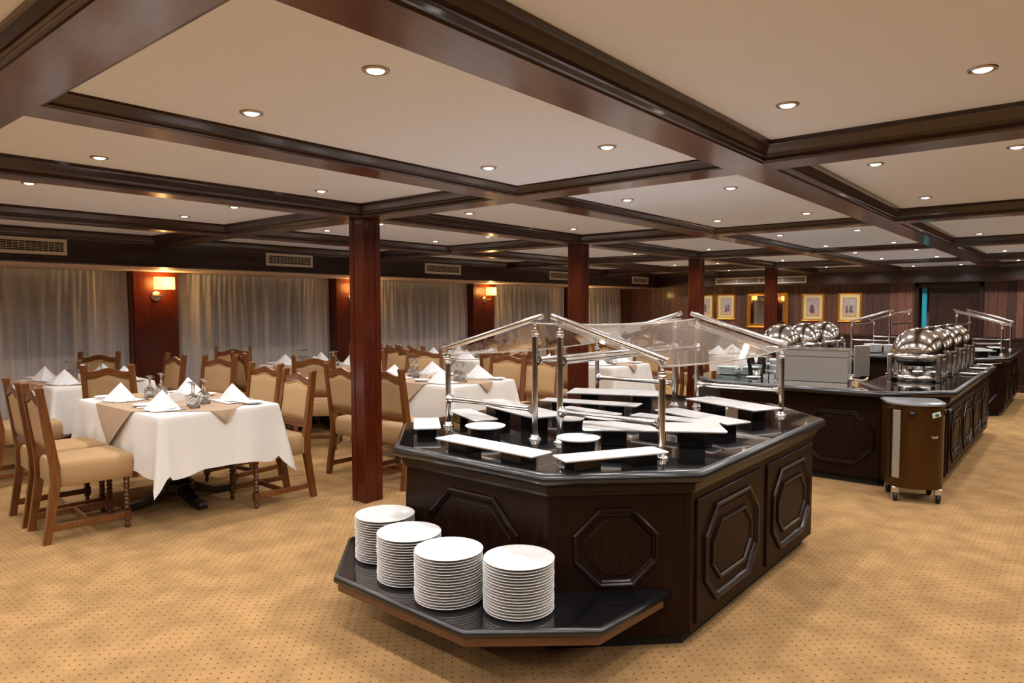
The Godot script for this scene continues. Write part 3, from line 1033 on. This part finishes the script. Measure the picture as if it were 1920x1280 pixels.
func third_island():
	var c := 0.50
	var poly := PackedVector2Array([Vector2(-2.72, -11.3), Vector2(-1.30, -11.3), Vector2(-0.80, -11.8), Vector2(-0.80, -14.3), Vector2(-3.22, -14.3), Vector2(-3.22, -11.8)])
	island("salad_counter", "dark wood buffet with granite top farthest back before the planked wall", poly, {0: [[0.27, 0.28, false], [0.75, 0.28, false]], 1: [[0.5, 0.24, false]], 2: [[0.18, 0.33, true], [0.5, 0.33, true], [0.82, 0.33, true]]}, 0.07)
	steel_guard("sneeze_guard", "slender steel sneeze guard sloping to the tables before the planked wall", -2.98, -2.42, -12.35, -13.9, 0.9)
	steel_guard("sneeze_guard", "slender steel sneeze guard sloping to the aisle beside the dark door", -0.95, -1.52, -12.4, -13.9, 0.9)
	var pm := plate_mesh(0.13)
	rng.seed = 71
	for q in [[-2.55, -11.85, "outer"], [-2.27, -11.85, "inner"]]:
		stack("side_plate", pm, M.china, V(q[0], TOP, q[1]), 12, 0.0105, "white plate in the %s stack on the farthest buffet" % q[2], "plate", "plates on the farthest buffet")
	for q in [[-2.7, -12.9, 0.6, 0.2, 80], [-2.1, -12.6, 0.6, 0.16, 20], [-1.25, -12.7, 0.55, 0.2, -70], [-1.1, -13.3, 0.5, 0.2, -80], [-1.35, -12.05, 0.75, 0.14, 30]]:
		platter(q[0], q[1], q[2], q[3], q[4], 0.90, "white board on the farthest buffet by the planked wall", 2)

func plate_cart():
	var o := thing("plate_warmer_cart", "bronze painted plate warmer cart with grey lid standing on four casters", "plate warmer", V(-1.035, 0, -6.29), deg_to_rad(22))
	# plan: bulging front (+z), flat back
	var poly := PackedVector2Array()
	for k in 17:
		var a := PI * k / 16
		poly.append(Vector2(cos(a) * 0.205, -0.01 + pow(sin(a), 0.9) * 0.185))
	poly.append(Vector2(-0.205, -0.20)); poly.append(Vector2(0.205, -0.20))
	var g := G.new()
	g.smooth(); g.mould(poly, [[0, 0.115], [0, 0.77]]); g.flat(); g.cap(poly, 0.115); g.cap(poly, 0.77)
	obj("body", g, M.bronze_paint, o)
	g = G.new()
	var lp := G.grown(poly, 0.008)
	g.mould(lp, [[0, 0.771], [0.003, 0.778], [0, 0.788], [-0.03, 0.797], [-0.08, 0.80]]); g.cap(G.grown(poly, -0.072), 0.80); g.cap(lp, 0.771)
	obj("lid", g, M.lid_grey, o)
	g = G.new(); g.at(Transform3D(Basis(Vector3.UP, deg_to_rad(-36)), V(-0.150, 0.46, 0.118))); g.box(V(0, 0, 0.006), V(0.055, 0.54, 0.012), 0.003); obj("slot_strip", g, M.slot_grey, o)
	g = G.new(); g.at(Transform3D(Basis(Vector3.UP, deg_to_rad(-62)), V(-0.190, 0.46, 0.065))); g.box(V(0, 0, 0.004), V(0.03, 0.56, 0.008), 0.002); obj("dark_slot", g, M.plastic, o)
	g = G.new(); g.at(Transform3D(Basis(Vector3.RIGHT, PI / 2), V(-0.055, 0.705, 0.166))); g.smooth(); g.lathe([[0.026, 0], [0.026, 0.01], [0.02, 0.024], [0.0001, 0.026]], 20); obj("knob", g, M.plastic, o)
	g = G.new(); g.at(Transform3D(Basis(Vector3.UP, deg_to_rad(25)) * Basis(Vector3.FORWARD, deg_to_rad(-14)), V(0.115, 0.705, 0.149))); g.box(Vector3.ZERO, V(0.07, 0.04, 0.008), 0.002); var sp := obj("switch_plate", g, M.white_plate, o)
	g = G.new(); g.at(Transform3D(Basis(Vector3.UP, deg_to_rad(25)), V(0.118, 0.704, 0.154))); g.box(Vector3.ZERO, V(0.028, 0.02, 0.01), 0.002); obj("switch", g, M.green_switch, sp)
	g = G.new(); g.at(Transform3D(Basis(Vector3.FORWARD, PI / 2), V(0.205, 0.71, 0.0))); g.smooth(); g.lathe([[0.022, 0], [0.022, 0.02], [0.03, 0.022], [0.03, 0.05], [0.0001, 0.052]], 16); obj("side_knob", g, M.plastic, o)
	var tm := TextMesh.new()
	var sf := SystemFont.new()
	sf.font_names = PackedStringArray(["Droid Serif"])
	sf.font_italic = true
	tm.font = sf
	tm.text = "Emf"
	tm.font_size = 16
	tm.pixel_size = 0.0016
	tm.depth = 0.002
	hang("logo", tm, M.white_plate, o, Transform3D(Basis(Vector3.UP, deg_to_rad(22)), V(0.105, 0.53, 0.156)))
	for q in [[-0.15, 0.10], [0.15, 0.10], [-0.15, -0.16], [0.15, -0.16]]:
		g = G.new(); g.at(Transform3D(Basis(Vector3.FORWARD, PI / 2), V(q[0], 0.036, q[1]))); g.smooth(); g.lathe([[0.012, -0.014], [0.032, -0.014], [0.036, -0.006], [0.036, 0.006], [0.032, 0.014], [0.012, 0.014]], 20); var ca := obj("caster", g, M.rubber, o)
		g = G.new(); g.box(V(q[0], 0.09, q[1]), V(0.05, 0.05, 0.04), 0.004); g.box(V(q[0] + 0.022, 0.055, q[1]), V(0.005, 0.07, 0.03)); g.box(V(q[0] - 0.022, 0.055, q[1]), V(0.005, 0.07, 0.03)); obj("fork", g, M.brushed, ca)

# ------------------------------------------------------------------ dining tables and chairs
func make_chair() -> Node3D:
	var o := thing("dining_chair", "", "chair")
	var zb := func(y: float) -> float: return lerpf(0.06, 0.0, clampf(y / 0.38, 0, 1)) if y < 0.38 else lerpf(0.0, 0.075, clampf((y - 0.5) / 0.54, 0, 1))
	for s in [-1, 1]:
		var g := G.new()
		var rings := []
		for q in [[0.0, 0.021, 0.022], [0.2, 0.021, 0.024], [0.38, 0.022, 0.028], [0.5, 0.022, 0.028], [0.7, 0.022, 0.025], [1.0, 0.021, 0.021], [1.012, 0.023, 0.023], [1.028, 0.022, 0.022], [1.04, 0.012, 0.012]]:
			var z: float = zb.call(q[0])
			rings.append(PackedVector3Array([V(s * 0.208 - q[1], q[0], z - q[2]), V(s * 0.208 + q[1], q[0], z - q[2]), V(s * 0.208 + q[1], q[0], z + q[2]), V(s * 0.208 - q[1], q[0], z + q[2])]))
		g.loft(rings, true, false, true)
		obj("back_leg", g, M.chair_wood, o)
	var arch := func(x: float) -> float: return 0.928 + 0.017 * cos(PI * x / 0.15) * (1.0 if absf(x) < 0.15 else -1.0 / cos(PI * x / 0.15))
	var g := G.new()
	var rings := []
	for k in 13:
		var x := -0.187 + 0.374 * k / 12
		var yb: float = arch.call(x)
		var yt := yb + 0.055
		var z: float = zb.call(0.95)
		rings.append(PackedVector3Array([V(x, yb, z - 0.016), V(x, yt, z - 0.014), V(x, yt + 0.004, z), V(x, yt, z + 0.014), V(x, yb, z + 0.016)]))
	g.loft(rings, true, false, true)
	obj("crest_rail", g, M.chair_rail, o)
	g = G.new(); g.box(V(0, 0.595, zb.call(0.595)), V(0.374, 0.05, 0.03), 0.004); obj("lower_rail", g, M.chair_rail, o)
	# back pad
	g = G.new(); rings = []
	for k in 11:
		var x := -0.186 + 0.372 * k / 10
		var e := 1.0 - pow(absf(x) / 0.186, 4)
		var yb := 0.618
		var yt: float = arch.call(x) + 0.002
		var r := PackedVector3Array()
		for j in 7:
			var t := j / 6.0
			var y := lerpf(yb, yt, t)
			var f := (1.0 - pow(absf(t * 2 - 1), 4)) * e
			r.append(V(x, y, zb.call(y) - 0.008 - 0.016 * f))
		for j in 7:
			var t := 1 - j / 6.0
			var y := lerpf(yb, yt, t)
			r.append(V(x, y, zb.call(y) + 0.009))
		rings.append(r)
	g.smooth(); g.loft(rings)
	var pad := obj("back_pad", g, M.upholstery, o)
	g = G.new()
	var path := []
	for k in 8: path.append(V(-0.18, lerpf(0.625, 0.905, k / 7.0), zb.call(lerpf(0.625, 0.905, k / 7.0)) - 0.012))
	for k in 9:
		var x := -0.18 + 0.36 * k / 8
		path.append(V(x, arch.call(x) - 0.006, zb.call(0.91) - 0.012))
	for k in 8: path.append(V(0.18, lerpf(0.905, 0.625, k / 7.0), zb.call(lerpf(0.905, 0.625, k / 7.0)) - 0.012))
	g.tube(path, 0.004, 5, false)
	obj("nail_trim", g, M.trim_cord, pad)
	# seat
	g = G.new(); rings = []
	for q in [[0.362, 0.012], [0.370, 0.0], [0.485, 0.0], [0.513, 0.005], [0.527, 0.02], [0.534, 0.06], [0.537, 0.13], [0.538, 0.19]]:
		var r := PackedVector3Array()
		var pl := rounded(0.228 - q[1], 0.24 - q[1], maxf(0.01, 0.035 - q[1] * 0.2), 3)
		for p in pl:
			var back: float = clampf((p.y + 0.24) / 0.48, 0, 1)
			r.append(V(p.x * lerpf(1.0, 0.90, back), q[0], p.y - 0.235))
		rings.append(r)
	g.smooth(); g.loft(rings, true, false, true)
	var seat := obj("seat", g, M.upholstery, o)
	g = G.new()
	for s in [-1, 1]: g.tube([V(s * 0.212, 0.37, -0.026), V(s * 0.213, 0.44, -0.028), V(s * 0.212, 0.50, -0.03)], 0.005, 5)
	obj("nail_trim", g, M.trim_cord, seat)
	# turned front legs
	for s in [-1, 1]:
		g = G.new()
		var pr := [[0.0001, 0.0], [0.012, 0.0], [0.017, 0.012], [0.019, 0.024], [0.013, 0.036], [0.010, 0.044], [0.020, 0.050], [0.021, 0.058], [0.016, 0.064]]
		g.smooth(); g.lathe(pr, 12, V(s * 0.195, 0, -0.43))
		g.flat(); g.box(V(s * 0.195, 0.095, -0.43), V(0.044, 0.064, 0.044), 0.003)
		pr = []
		for k in 8:
			var y := 0.128 + k * 0.0297
			pr.append_array([[0.013, y], [0.0195, y + 0.007], [0.0215, y + 0.0148], [0.0195, y + 0.0225], [0.013, y + 0.0290]])
		g.smooth(); g.lathe(pr, 12, V(s * 0.195, 0, -0.43))
		obj("front_leg", g, M.turned, o)
		g = G.new()
		g.box(V(s * 0.20, 0.095, -0.20), V(0.024, 0.042, 0.45), 0.003)
		obj("stretcher", g, M.chair_wood, o)
	g = G.new(); g.box(V(0, 0.095, -0.2), V(0.385, 0.036, 0.024), 0.003); obj("stretcher", g, M.chair_rail, o)
	return o

func table_base(lx: float) -> Array:
	var out := []
	var g := G.new()
	var cr := rounded(0.055, 0.055, 0.02, 2)
	g.prism(oct(0.075, 0.075, 0.03), 0.09, 0.755)
	g.mould(oct(0.075, 0.075, 0.03), [[0.0, 0.10], [0.03, 0.10], [0.03, 0.15], [0.012, 0.17], [0.0, 0.18]])
	out.append(["pedestal", g.mesh()])
	for k in 4:
		g = G.new()
		g.at(Transform3D(Basis(Vector3.UP, PI / 2 * k), Vector3.ZERO))
		var rings := []
		for q in [[0.04, 0.06, 0.17], [0.12, 0.05, 0.135], [0.2, 0.03, 0.095], [0.28, 0.012, 0.06], [0.36, 0.0, 0.055], [0.40, 0.0, 0.05], [0.41, 0.006, 0.035]]:
			rings.append(PackedVector3Array([V(q[0], q[1], -0.035), V(q[0], q[1], 0.035), V(q[0], q[2], 0.03), V(q[0], q[2], -0.03)]))
		g.loft(rings, true, false, true)
		out.append(["foot", g.mesh()])
	g = G.new()
	g.box(V(0, 0.775, 0), V(lx, 0.036, 0.86), 0.004)
	out.append(["table_top", g.mesh()])
	return out

func cloth_mesh(lx: float, lz: float, drop: float, seed_: int) -> ArrayMesh:
	rng.seed = seed_
	var hx := lx / 2
	var hz := lz / 2
	var pts := []
	var r := 0.03
	var corners := [[hx - r, hz - r, 0.0], [-hx + r, hz - r, PI / 2], [-hx + r, -hz + r, PI], [hx - r, -hz + r, PI * 1.5]]
	var per := 0.0
	for q in 4:
		var c = corners[q]
		for k in 9:
			var a: float = c[2] + PI / 2 * k / 8
			var f := 1.0 - absf(k - 4) / 4.0
			pts.append([Vector2(c[0] + cos(a) * r, c[1] + sin(a) * r), Vector2(cos(a), sin(a)), f])
		var nx = corners[(q + 1) % 4]
		var a2: float = c[2] + PI / 2
		var p0 := Vector2(c[0] + cos(a2) * r, c[1] + sin(a2) * r)
		var p1 := Vector2(nx[0] + cos(a2) * r, nx[1] + sin(a2) * r)
		var n := int(p0.distance_to(p1) / 0.035)
		for k in range(1, n):
			var near := minf(k, n - k) * 0.035
			pts.append([p0.lerp(p1, float(k) / n), Vector2(cos(a2), sin(a2)), -smoothstep(0.26, 0.05, near)])
	var ph := rng.randf() * 6
	var rings := []
	for k in 14:
		var t: float = 0.0 if k < 3 else (k - 2) / 11.0
		var ring := PackedVector3Array()
		for i in pts.size():
			var p = pts[i]
			var corner: float = maxf(p[2], 0.0)
			var pinch: float = maxf(-p[2], 0.0)
			var s := i * 0.035
			var out := 0.012 + t * (0.035 + 0.10 * corner * corner - 0.035 * pinch) + 0.016 * t * sin(s * 9 + ph + 2 * sin(s * 2.3)) + 0.006 * t * sin(s * 31 + ph)
			var y := 0.80 - t * drop * (1.0 + 0.33 * pow(corner, 1.5) + 0.10 * pinch)
			if k == 0: out = -0.006; y = 0.8015
			if k == 1: out = 0.004; y = 0.80
			if k == 2: out = 0.010; y = 0.793
			var q: Vector2 = p[0] + p[1] * out
			ring.append(V(q.x, y, q.y))
		rings.append(ring)
	var g := G.new()
	g.smooth()
	g.loft(rings)
	g.flat()
	var top := PackedVector2Array()
	for p in rings[0]: top.append(Vector2(p.x, p.z))
	g.cap(top, 0.8015)
	return g.mesh()

func overlay_mesh(lx: float, lz: float, ax: float, az: float) -> ArrayMesh:
	var g := G.new()
	var hx := lx / 2 + 0.018
	var hz := lz / 2 + 0.018
	var dia := PackedVector2Array([Vector2(ax, 0), Vector2(0, az), Vector2(-ax, 0), Vector2(0, -az)])
	for poly in Geometry2D.intersect_polygons(dia, rect(-hx, hx, -hz, hz)): g.cap(poly, 0.8045)
	# the four tips hang down over the table's edges
	for q in [[hx, 0.0, ax, az], [hz, PI / 2, az, ax], [hx, PI, ax, az], [hz, PI * 1.5, az, ax]]:
		var edge: float = q[0]
		var hang_: float = q[2] - edge
		var side: float = hang_ * q[3] / q[2]
		if hang_ < 0.01: continue
		var b := Basis(Vector3.UP, -q[1])
		var rings := []
		for k in 7:
			var t := k / 6.0
			var ring := PackedVector3Array()
			for j in 9:
				var s := (j / 8.0 - 0.5) * 2
				var w := side * (1 - t)
				ring.append(b * V(edge + t * hang_ * 0.13 + 0.010 * sin(t * 3) + 0.008 * t * sin(s * 4), 0.8045 - t * hang_ * 0.97, s * w))
			rings.append(ring)
		g.smooth(); g.loft(rings, false)
	return g.mesh()

func small_meshes():
	# napkin folded to a pyramid tent
	var g := G.new()
	g.at(Transform3D(Basis.from_scale(V(1.3, 1.22, 1.3)), Vector3.ZERO))
	var a := V(0, 0.118, 0.0)
	var base := [V(0.135, 0.004, 0.035), V(0.055, 0.003, 0.085), V(0.0, 0.003, 0.098), V(-0.055, 0.003, 0.085), V(-0.135, 0.004, 0.035), V(-0.09, 0.012, -0.045), V(0.0, 0.006, -0.085), V(0.09, 0.012, -0.045)]
	for i in 8:
		var p: Vector3 = base[i]
		var q: Vector3 = base[(i + 1) % 8]
		var m := (p + q) / 2 * 0.5 + a * 0.5
		m += V(0, -0.004, 0) if i % 2 else V(0, 0.003, 0)
		g.tri(a, p, m); g.tri(m, p, q); g.tri(a, m, q)
	g.box(V(0, 0.004, -0.01), V(0.24, 0.007, 0.15), 0.002)
	M["_napkin"] = g.mesh()
	g = G.new(); g.smooth()
	g.lathe([[0.035, 0.0], [0.041, 0.03], [0.041, 0.05], [0.034, 0.075], [0.016, 0.09], [0.005, 0.098], [0.0038, 0.13], [0.0045, 0.165], [0.012, 0.174], [0.034, 0.179], [0.034, 0.181], [0.012, 0.1825], [0.0001, 0.183]], 20)
	g.smooth()
	g.lathe([[0.0001, 0.090], [0.015, 0.087], [0.032, 0.074], [0.0392, 0.05], [0.0392, 0.03], [0.0335, 0.0], [0.035, 0.0]], 20)
	M["_glass"] = g.mesh()
	M["_bread"] = plate_mesh(0.080)
	g = G.new()   # knife
	g.box(V(0, 0.004, 0.06), V(0.011, 0.006, 0.09), 0.002); g.box(V(0.002, 0.003, -0.05), V(0.017, 0.0016, 0.13), 0.0005)
	M["_knife"] = g.mesh()
	g = G.new()   # fork
	g.tube([V(0, 0.004, 0.10), V(0, 0.005, 0.02), V(0, 0.007, -0.04)], [0.006, 0.0035, 0.003], 6); g.box(V(0, 0.008, -0.055), V(0.022, 0.002, 0.03), 0.0006)
	for k in 4: g.box(V(-0.0084 + k * 0.0056, 0.007, -0.088), V(0.0028, 0.0018, 0.042))
	M["_fork"] = g.mesh()
	g = G.new()   # sugar box
	g.mould(rect(-0.045, 0.045, -0.03, 0.03), [[0, 0.0], [0.001, 0.055], [-0.003, 0.055], [-0.004, 0.01]]); g.cap(rect(-0.041, 0.041, -0.026, 0.026), 0.01)
	for k in 7: g.box(V(-0.033 + k * 0.011, 0.04, 0), V(0.004, 0.05, 0.044))
	M["_sugar"] = g.mesh()
	g = G.new(); g.smooth()
	g.lathe([[0.0001, 0.0], [0.014, 0.0], [0.016, 0.03], [0.012, 0.05], [0.011, 0.058], [0.0001, 0.062]], 14)
	M["_shaker"] = g.mesh()

func table(cx: float, cz: float, lx: float, turn: float, place: String, seed_: int, rich: bool, cloths := true):
	var lz := 0.90
	var t := thing("dining_table", "pedestal dining table under a white cloth " + place, "table", V(cx, 0, cz), turn)
	for p in table_base(lx - 0.02): hang(p[0], p[1], M.pedestal, t)
	var place_at := Transform3D(Basis(Vector3.UP, turn), V(cx, 0, cz))
	tag(hang("tablecloth", cloth_mesh(lx, lz, 0.40, seed_), M.linen, null, place_at), "white tablecloth with hanging corners on the table " + place, "tablecloth")
	if cloths:
		tag(hang("overlay_cloth", overlay_mesh(lx, lz, lx / 2 + 0.12, 0.77), M.overlay, null, place_at), "beige diamond overlay cloth on the table " + place, "overlay cloth")
	rng.seed = seed_ + 100
	var put := func(called: String, mesh: Mesh, m: Material, x: float, z: float, r: float, label: String, category: String, group: String):
		var local := Transform3D(Basis(Vector3.UP, r), V(x, 0.806, z))
		tag(hang(called, mesh, m, null, place_at * local), label, category, group)
	for sx in [-1, 1]:
		for sz in [-1, 1]:
			var x: float = sx * lx * 0.25
			var z: float = sz * 0.27
			var face := 0.0 if sz > 0 else PI
			put.call("napkin", M["_napkin"], M.napkin, x, z, face + rng.randf_range(-0.35, 0.35), "white napkin folded into a pyramid on the table " + place, "napkin", "pyramid napkins")
			put.call("bread_plate", M["_bread"], M.china, x - sz * 0.245, z + sz * 0.03, 0.0, "small white bread plate on the table " + place, "plate", "bread plates")
			put.call("wine_glass", M["_glass"], M.crystal, x + sz * 0.14, z - sz * 0.17, 0.0, "upturned clear wine glass on the table " + place, "glass", "upturned glasses")
			if rich:
				put.call("wine_glass", M["_glass"], M.crystal, x + sz * 0.02, z - sz * 0.21, 0.0, "upturned clear wine glass on the table " + place, "glass", "upturned glasses")
				put.call("table_fork", M["_fork"], M.steel, x - sz * 0.15, z + sz * 0.02, face, "steel fork left of a napkin on the table " + place, "fork", "forks")
				put.call("table_knife", M["_knife"], M.steel, x + sz * 0.155, z + sz * 0.02, face, "steel knife right of a napkin on the table " + place, "knife", "knives")
	if rich:
		put.call("sugar_box", M["_sugar"], M.china, 0.03, 0.01, 0.3, "white sachet box in the middle of the table " + place, "sachet box", "")
		put.call("salt_shaker", M["_shaker"], M.china, -0.06, 0.03, 0.0, "small white shaker in the middle of the table " + place, "shaker", "shakers")
		put.call("salt_shaker", M["_shaker"], M.china, -0.06, -0.02, 0.0, "small white shaker in the middle of the table " + place, "shaker", "shakers")

func dining():
	small_meshes()
	var pl := {
		1: "before the first column",
		2: "beside the first sconce",
		3: "between first and second sconces",
		4: "between first and second columns",
		5: "past the second sconce",
		6: "between second and third columns",
		7: "by the third sconce",
		8: "between third and fourth columns",
		9: "by the last sconce"}
	table(-5.57, -2.49, 1.50, 0, pl[1], 1, true)
	table(-7.93, -2.62, 1.15, 0, pl[2], 2, true)
	table(-7.62, -5.22, 1.30, 0, pl[3], 3, true)
	table(-5.22, -5.02, 1.38, 0, pl[4], 4, true)
	table(-7.15, -7.42, 1.36, 0, pl[5], 5, true)
	table(-5.15, -7.72, 1.42, 0, pl[6], 6, true)
	table(-6.7, -10.45, 1.36, 0, pl[7], 7, false)
	table(-4.75, -10.6, 1.36, 0, pl[8], 8, false)
	table(-7.6, -12.9, 1.36, 0, pl[9], 9, false)
	var chair := make_chair()
	var first := true
	# x and z of the back's foot line, turn in degrees (0 faces the back wall), table
	var seats := [[-5.385, -1.53, -4, 1], [-5.91, -1.555, -4, 1], [-5.05, -3.20, 178, 1], [-5.85, -3.38, 187, 1],
		[-7.33, -1.69, 0, 2], [-8.76, -3.02, 225, 2], [-6.84, -2.48, 45, 2], [-7.80, -3.42, 180, 2], [-7.13, -3.60, 198, 2],
		[-7.45, -4.12, -10, 3], [-8.55, -4.56, 235, 3], [-8.02, -6.20, 195, 3], [-6.42, -4.36, 45, 3], [-7.2, -6.15, 182, 3],
		[-5.19, -3.86, 0, 4], [-4.60, -3.88, 2, 4], [-5.02, -5.90, 190, 4], [-4.50, -5.85, 186, 4], [-6.45, -5.14, -95, 4], [-6.25, -5.82, 235, 4],
		[-6.95, -6.40, 5, 5], [-7.45, -6.46, -5, 5], [-7.40, -8.25, 180, 5], [-6.75, -8.3, 190, 5],
		[-5.72, -6.68, 4, 6], [-5.12, -6.48, -8, 6], [-4.72, -6.86, 2, 6], [-4.80, -8.62, 180, 6], [-5.5, -8.62, 182, 6], [-6.3, -7.7, -95, 6],
		[-6.9, -9.65, 0, 7], [-6.3, -9.65, 4, 7], [-6.4, -11.3, 182, 7],
		[-4.98, -9.75, 2, 8], [-4.45, -9.72, -4, 8], [-4.4, -11.45, 178, 8],
		[-7.4, -12.05, 0, 9], [-7.6, -13.75, 180, 9]]
	for c in seats:
		var at := V(c[0], 0, c[1])
		if c[3] > 4: at += Basis(Vector3.UP, deg_to_rad(c[2])) * V(0, 0, 0.12)
		var way: int = posmod(int(c[2]) + 30, 360)
		var left := 0
		var right := 0
		for d in seats:
			if d[3] == c[3] and (posmod(int(d[2]) + 30, 360) < 61) == (way < 61):
				left += int(d[0] < c[0] - 0.01)
				right += int(d[0] > c[0] + 0.01)
		var side := "wooden" if left + right == 0 else ("aisle-side" if right == 0 else ("curtain-side" if left == 0 else "middle"))
		var label: String = "tan %s chair %s at the table %s" % [side, "facing the back wall" if way < 61 else ("backed to the back wall" if way > 180 and way < 241 else "askew at the end"), pl[c[3]]]
		if first:
			first = false
			chair.position = at
			chair.rotation.y = deg_to_rad(c[2])
			tag(chair, label, "chair", "dining chairs")
		else: copy(chair, at, deg_to_rad(c[2]), label, "dining chairs")

func _ready():
	# camera
	var cam := Camera3D.new()
	cam.name = "camera"
	cam.projection = Camera3D.PROJECTION_PERSPECTIVE
	cam.fov = 52.70
	cam.near = 0.05
	cam.far = 60
	add_child(cam)
	cam.position = V(0, EYE, 0)
	cam.basis = Basis(Vector3.UP, deg_to_rad(39.8248)) * Basis(Vector3.RIGHT, deg_to_rad(-2.8787)) * Basis(Vector3.BACK, deg_to_rad(-0.0878))
	cam.current = true
	# night outside, all light comes from the room's lamps
	var we := WorldEnvironment.new()
	we.name = "environment"
	var env := Environment.new()
	env.background_mode = Environment.BG_COLOR
	env.background_color = Color(0.01, 0.012, 0.02)
	env.tonemap_mode = Environment.TONE_MAPPER_LINEAR
	env.tonemap_exposure = 1.1
	env.sdfgi_enabled = true
	env.ssao_enabled = true
	env.ssil_enabled = true
	we.environment = env
	add_child(we)
	make_materials()
	build_room()
	lamps()
	first_island()
	second_island()
	third_island()
	plate_cart()
	dining()
	wall_things()
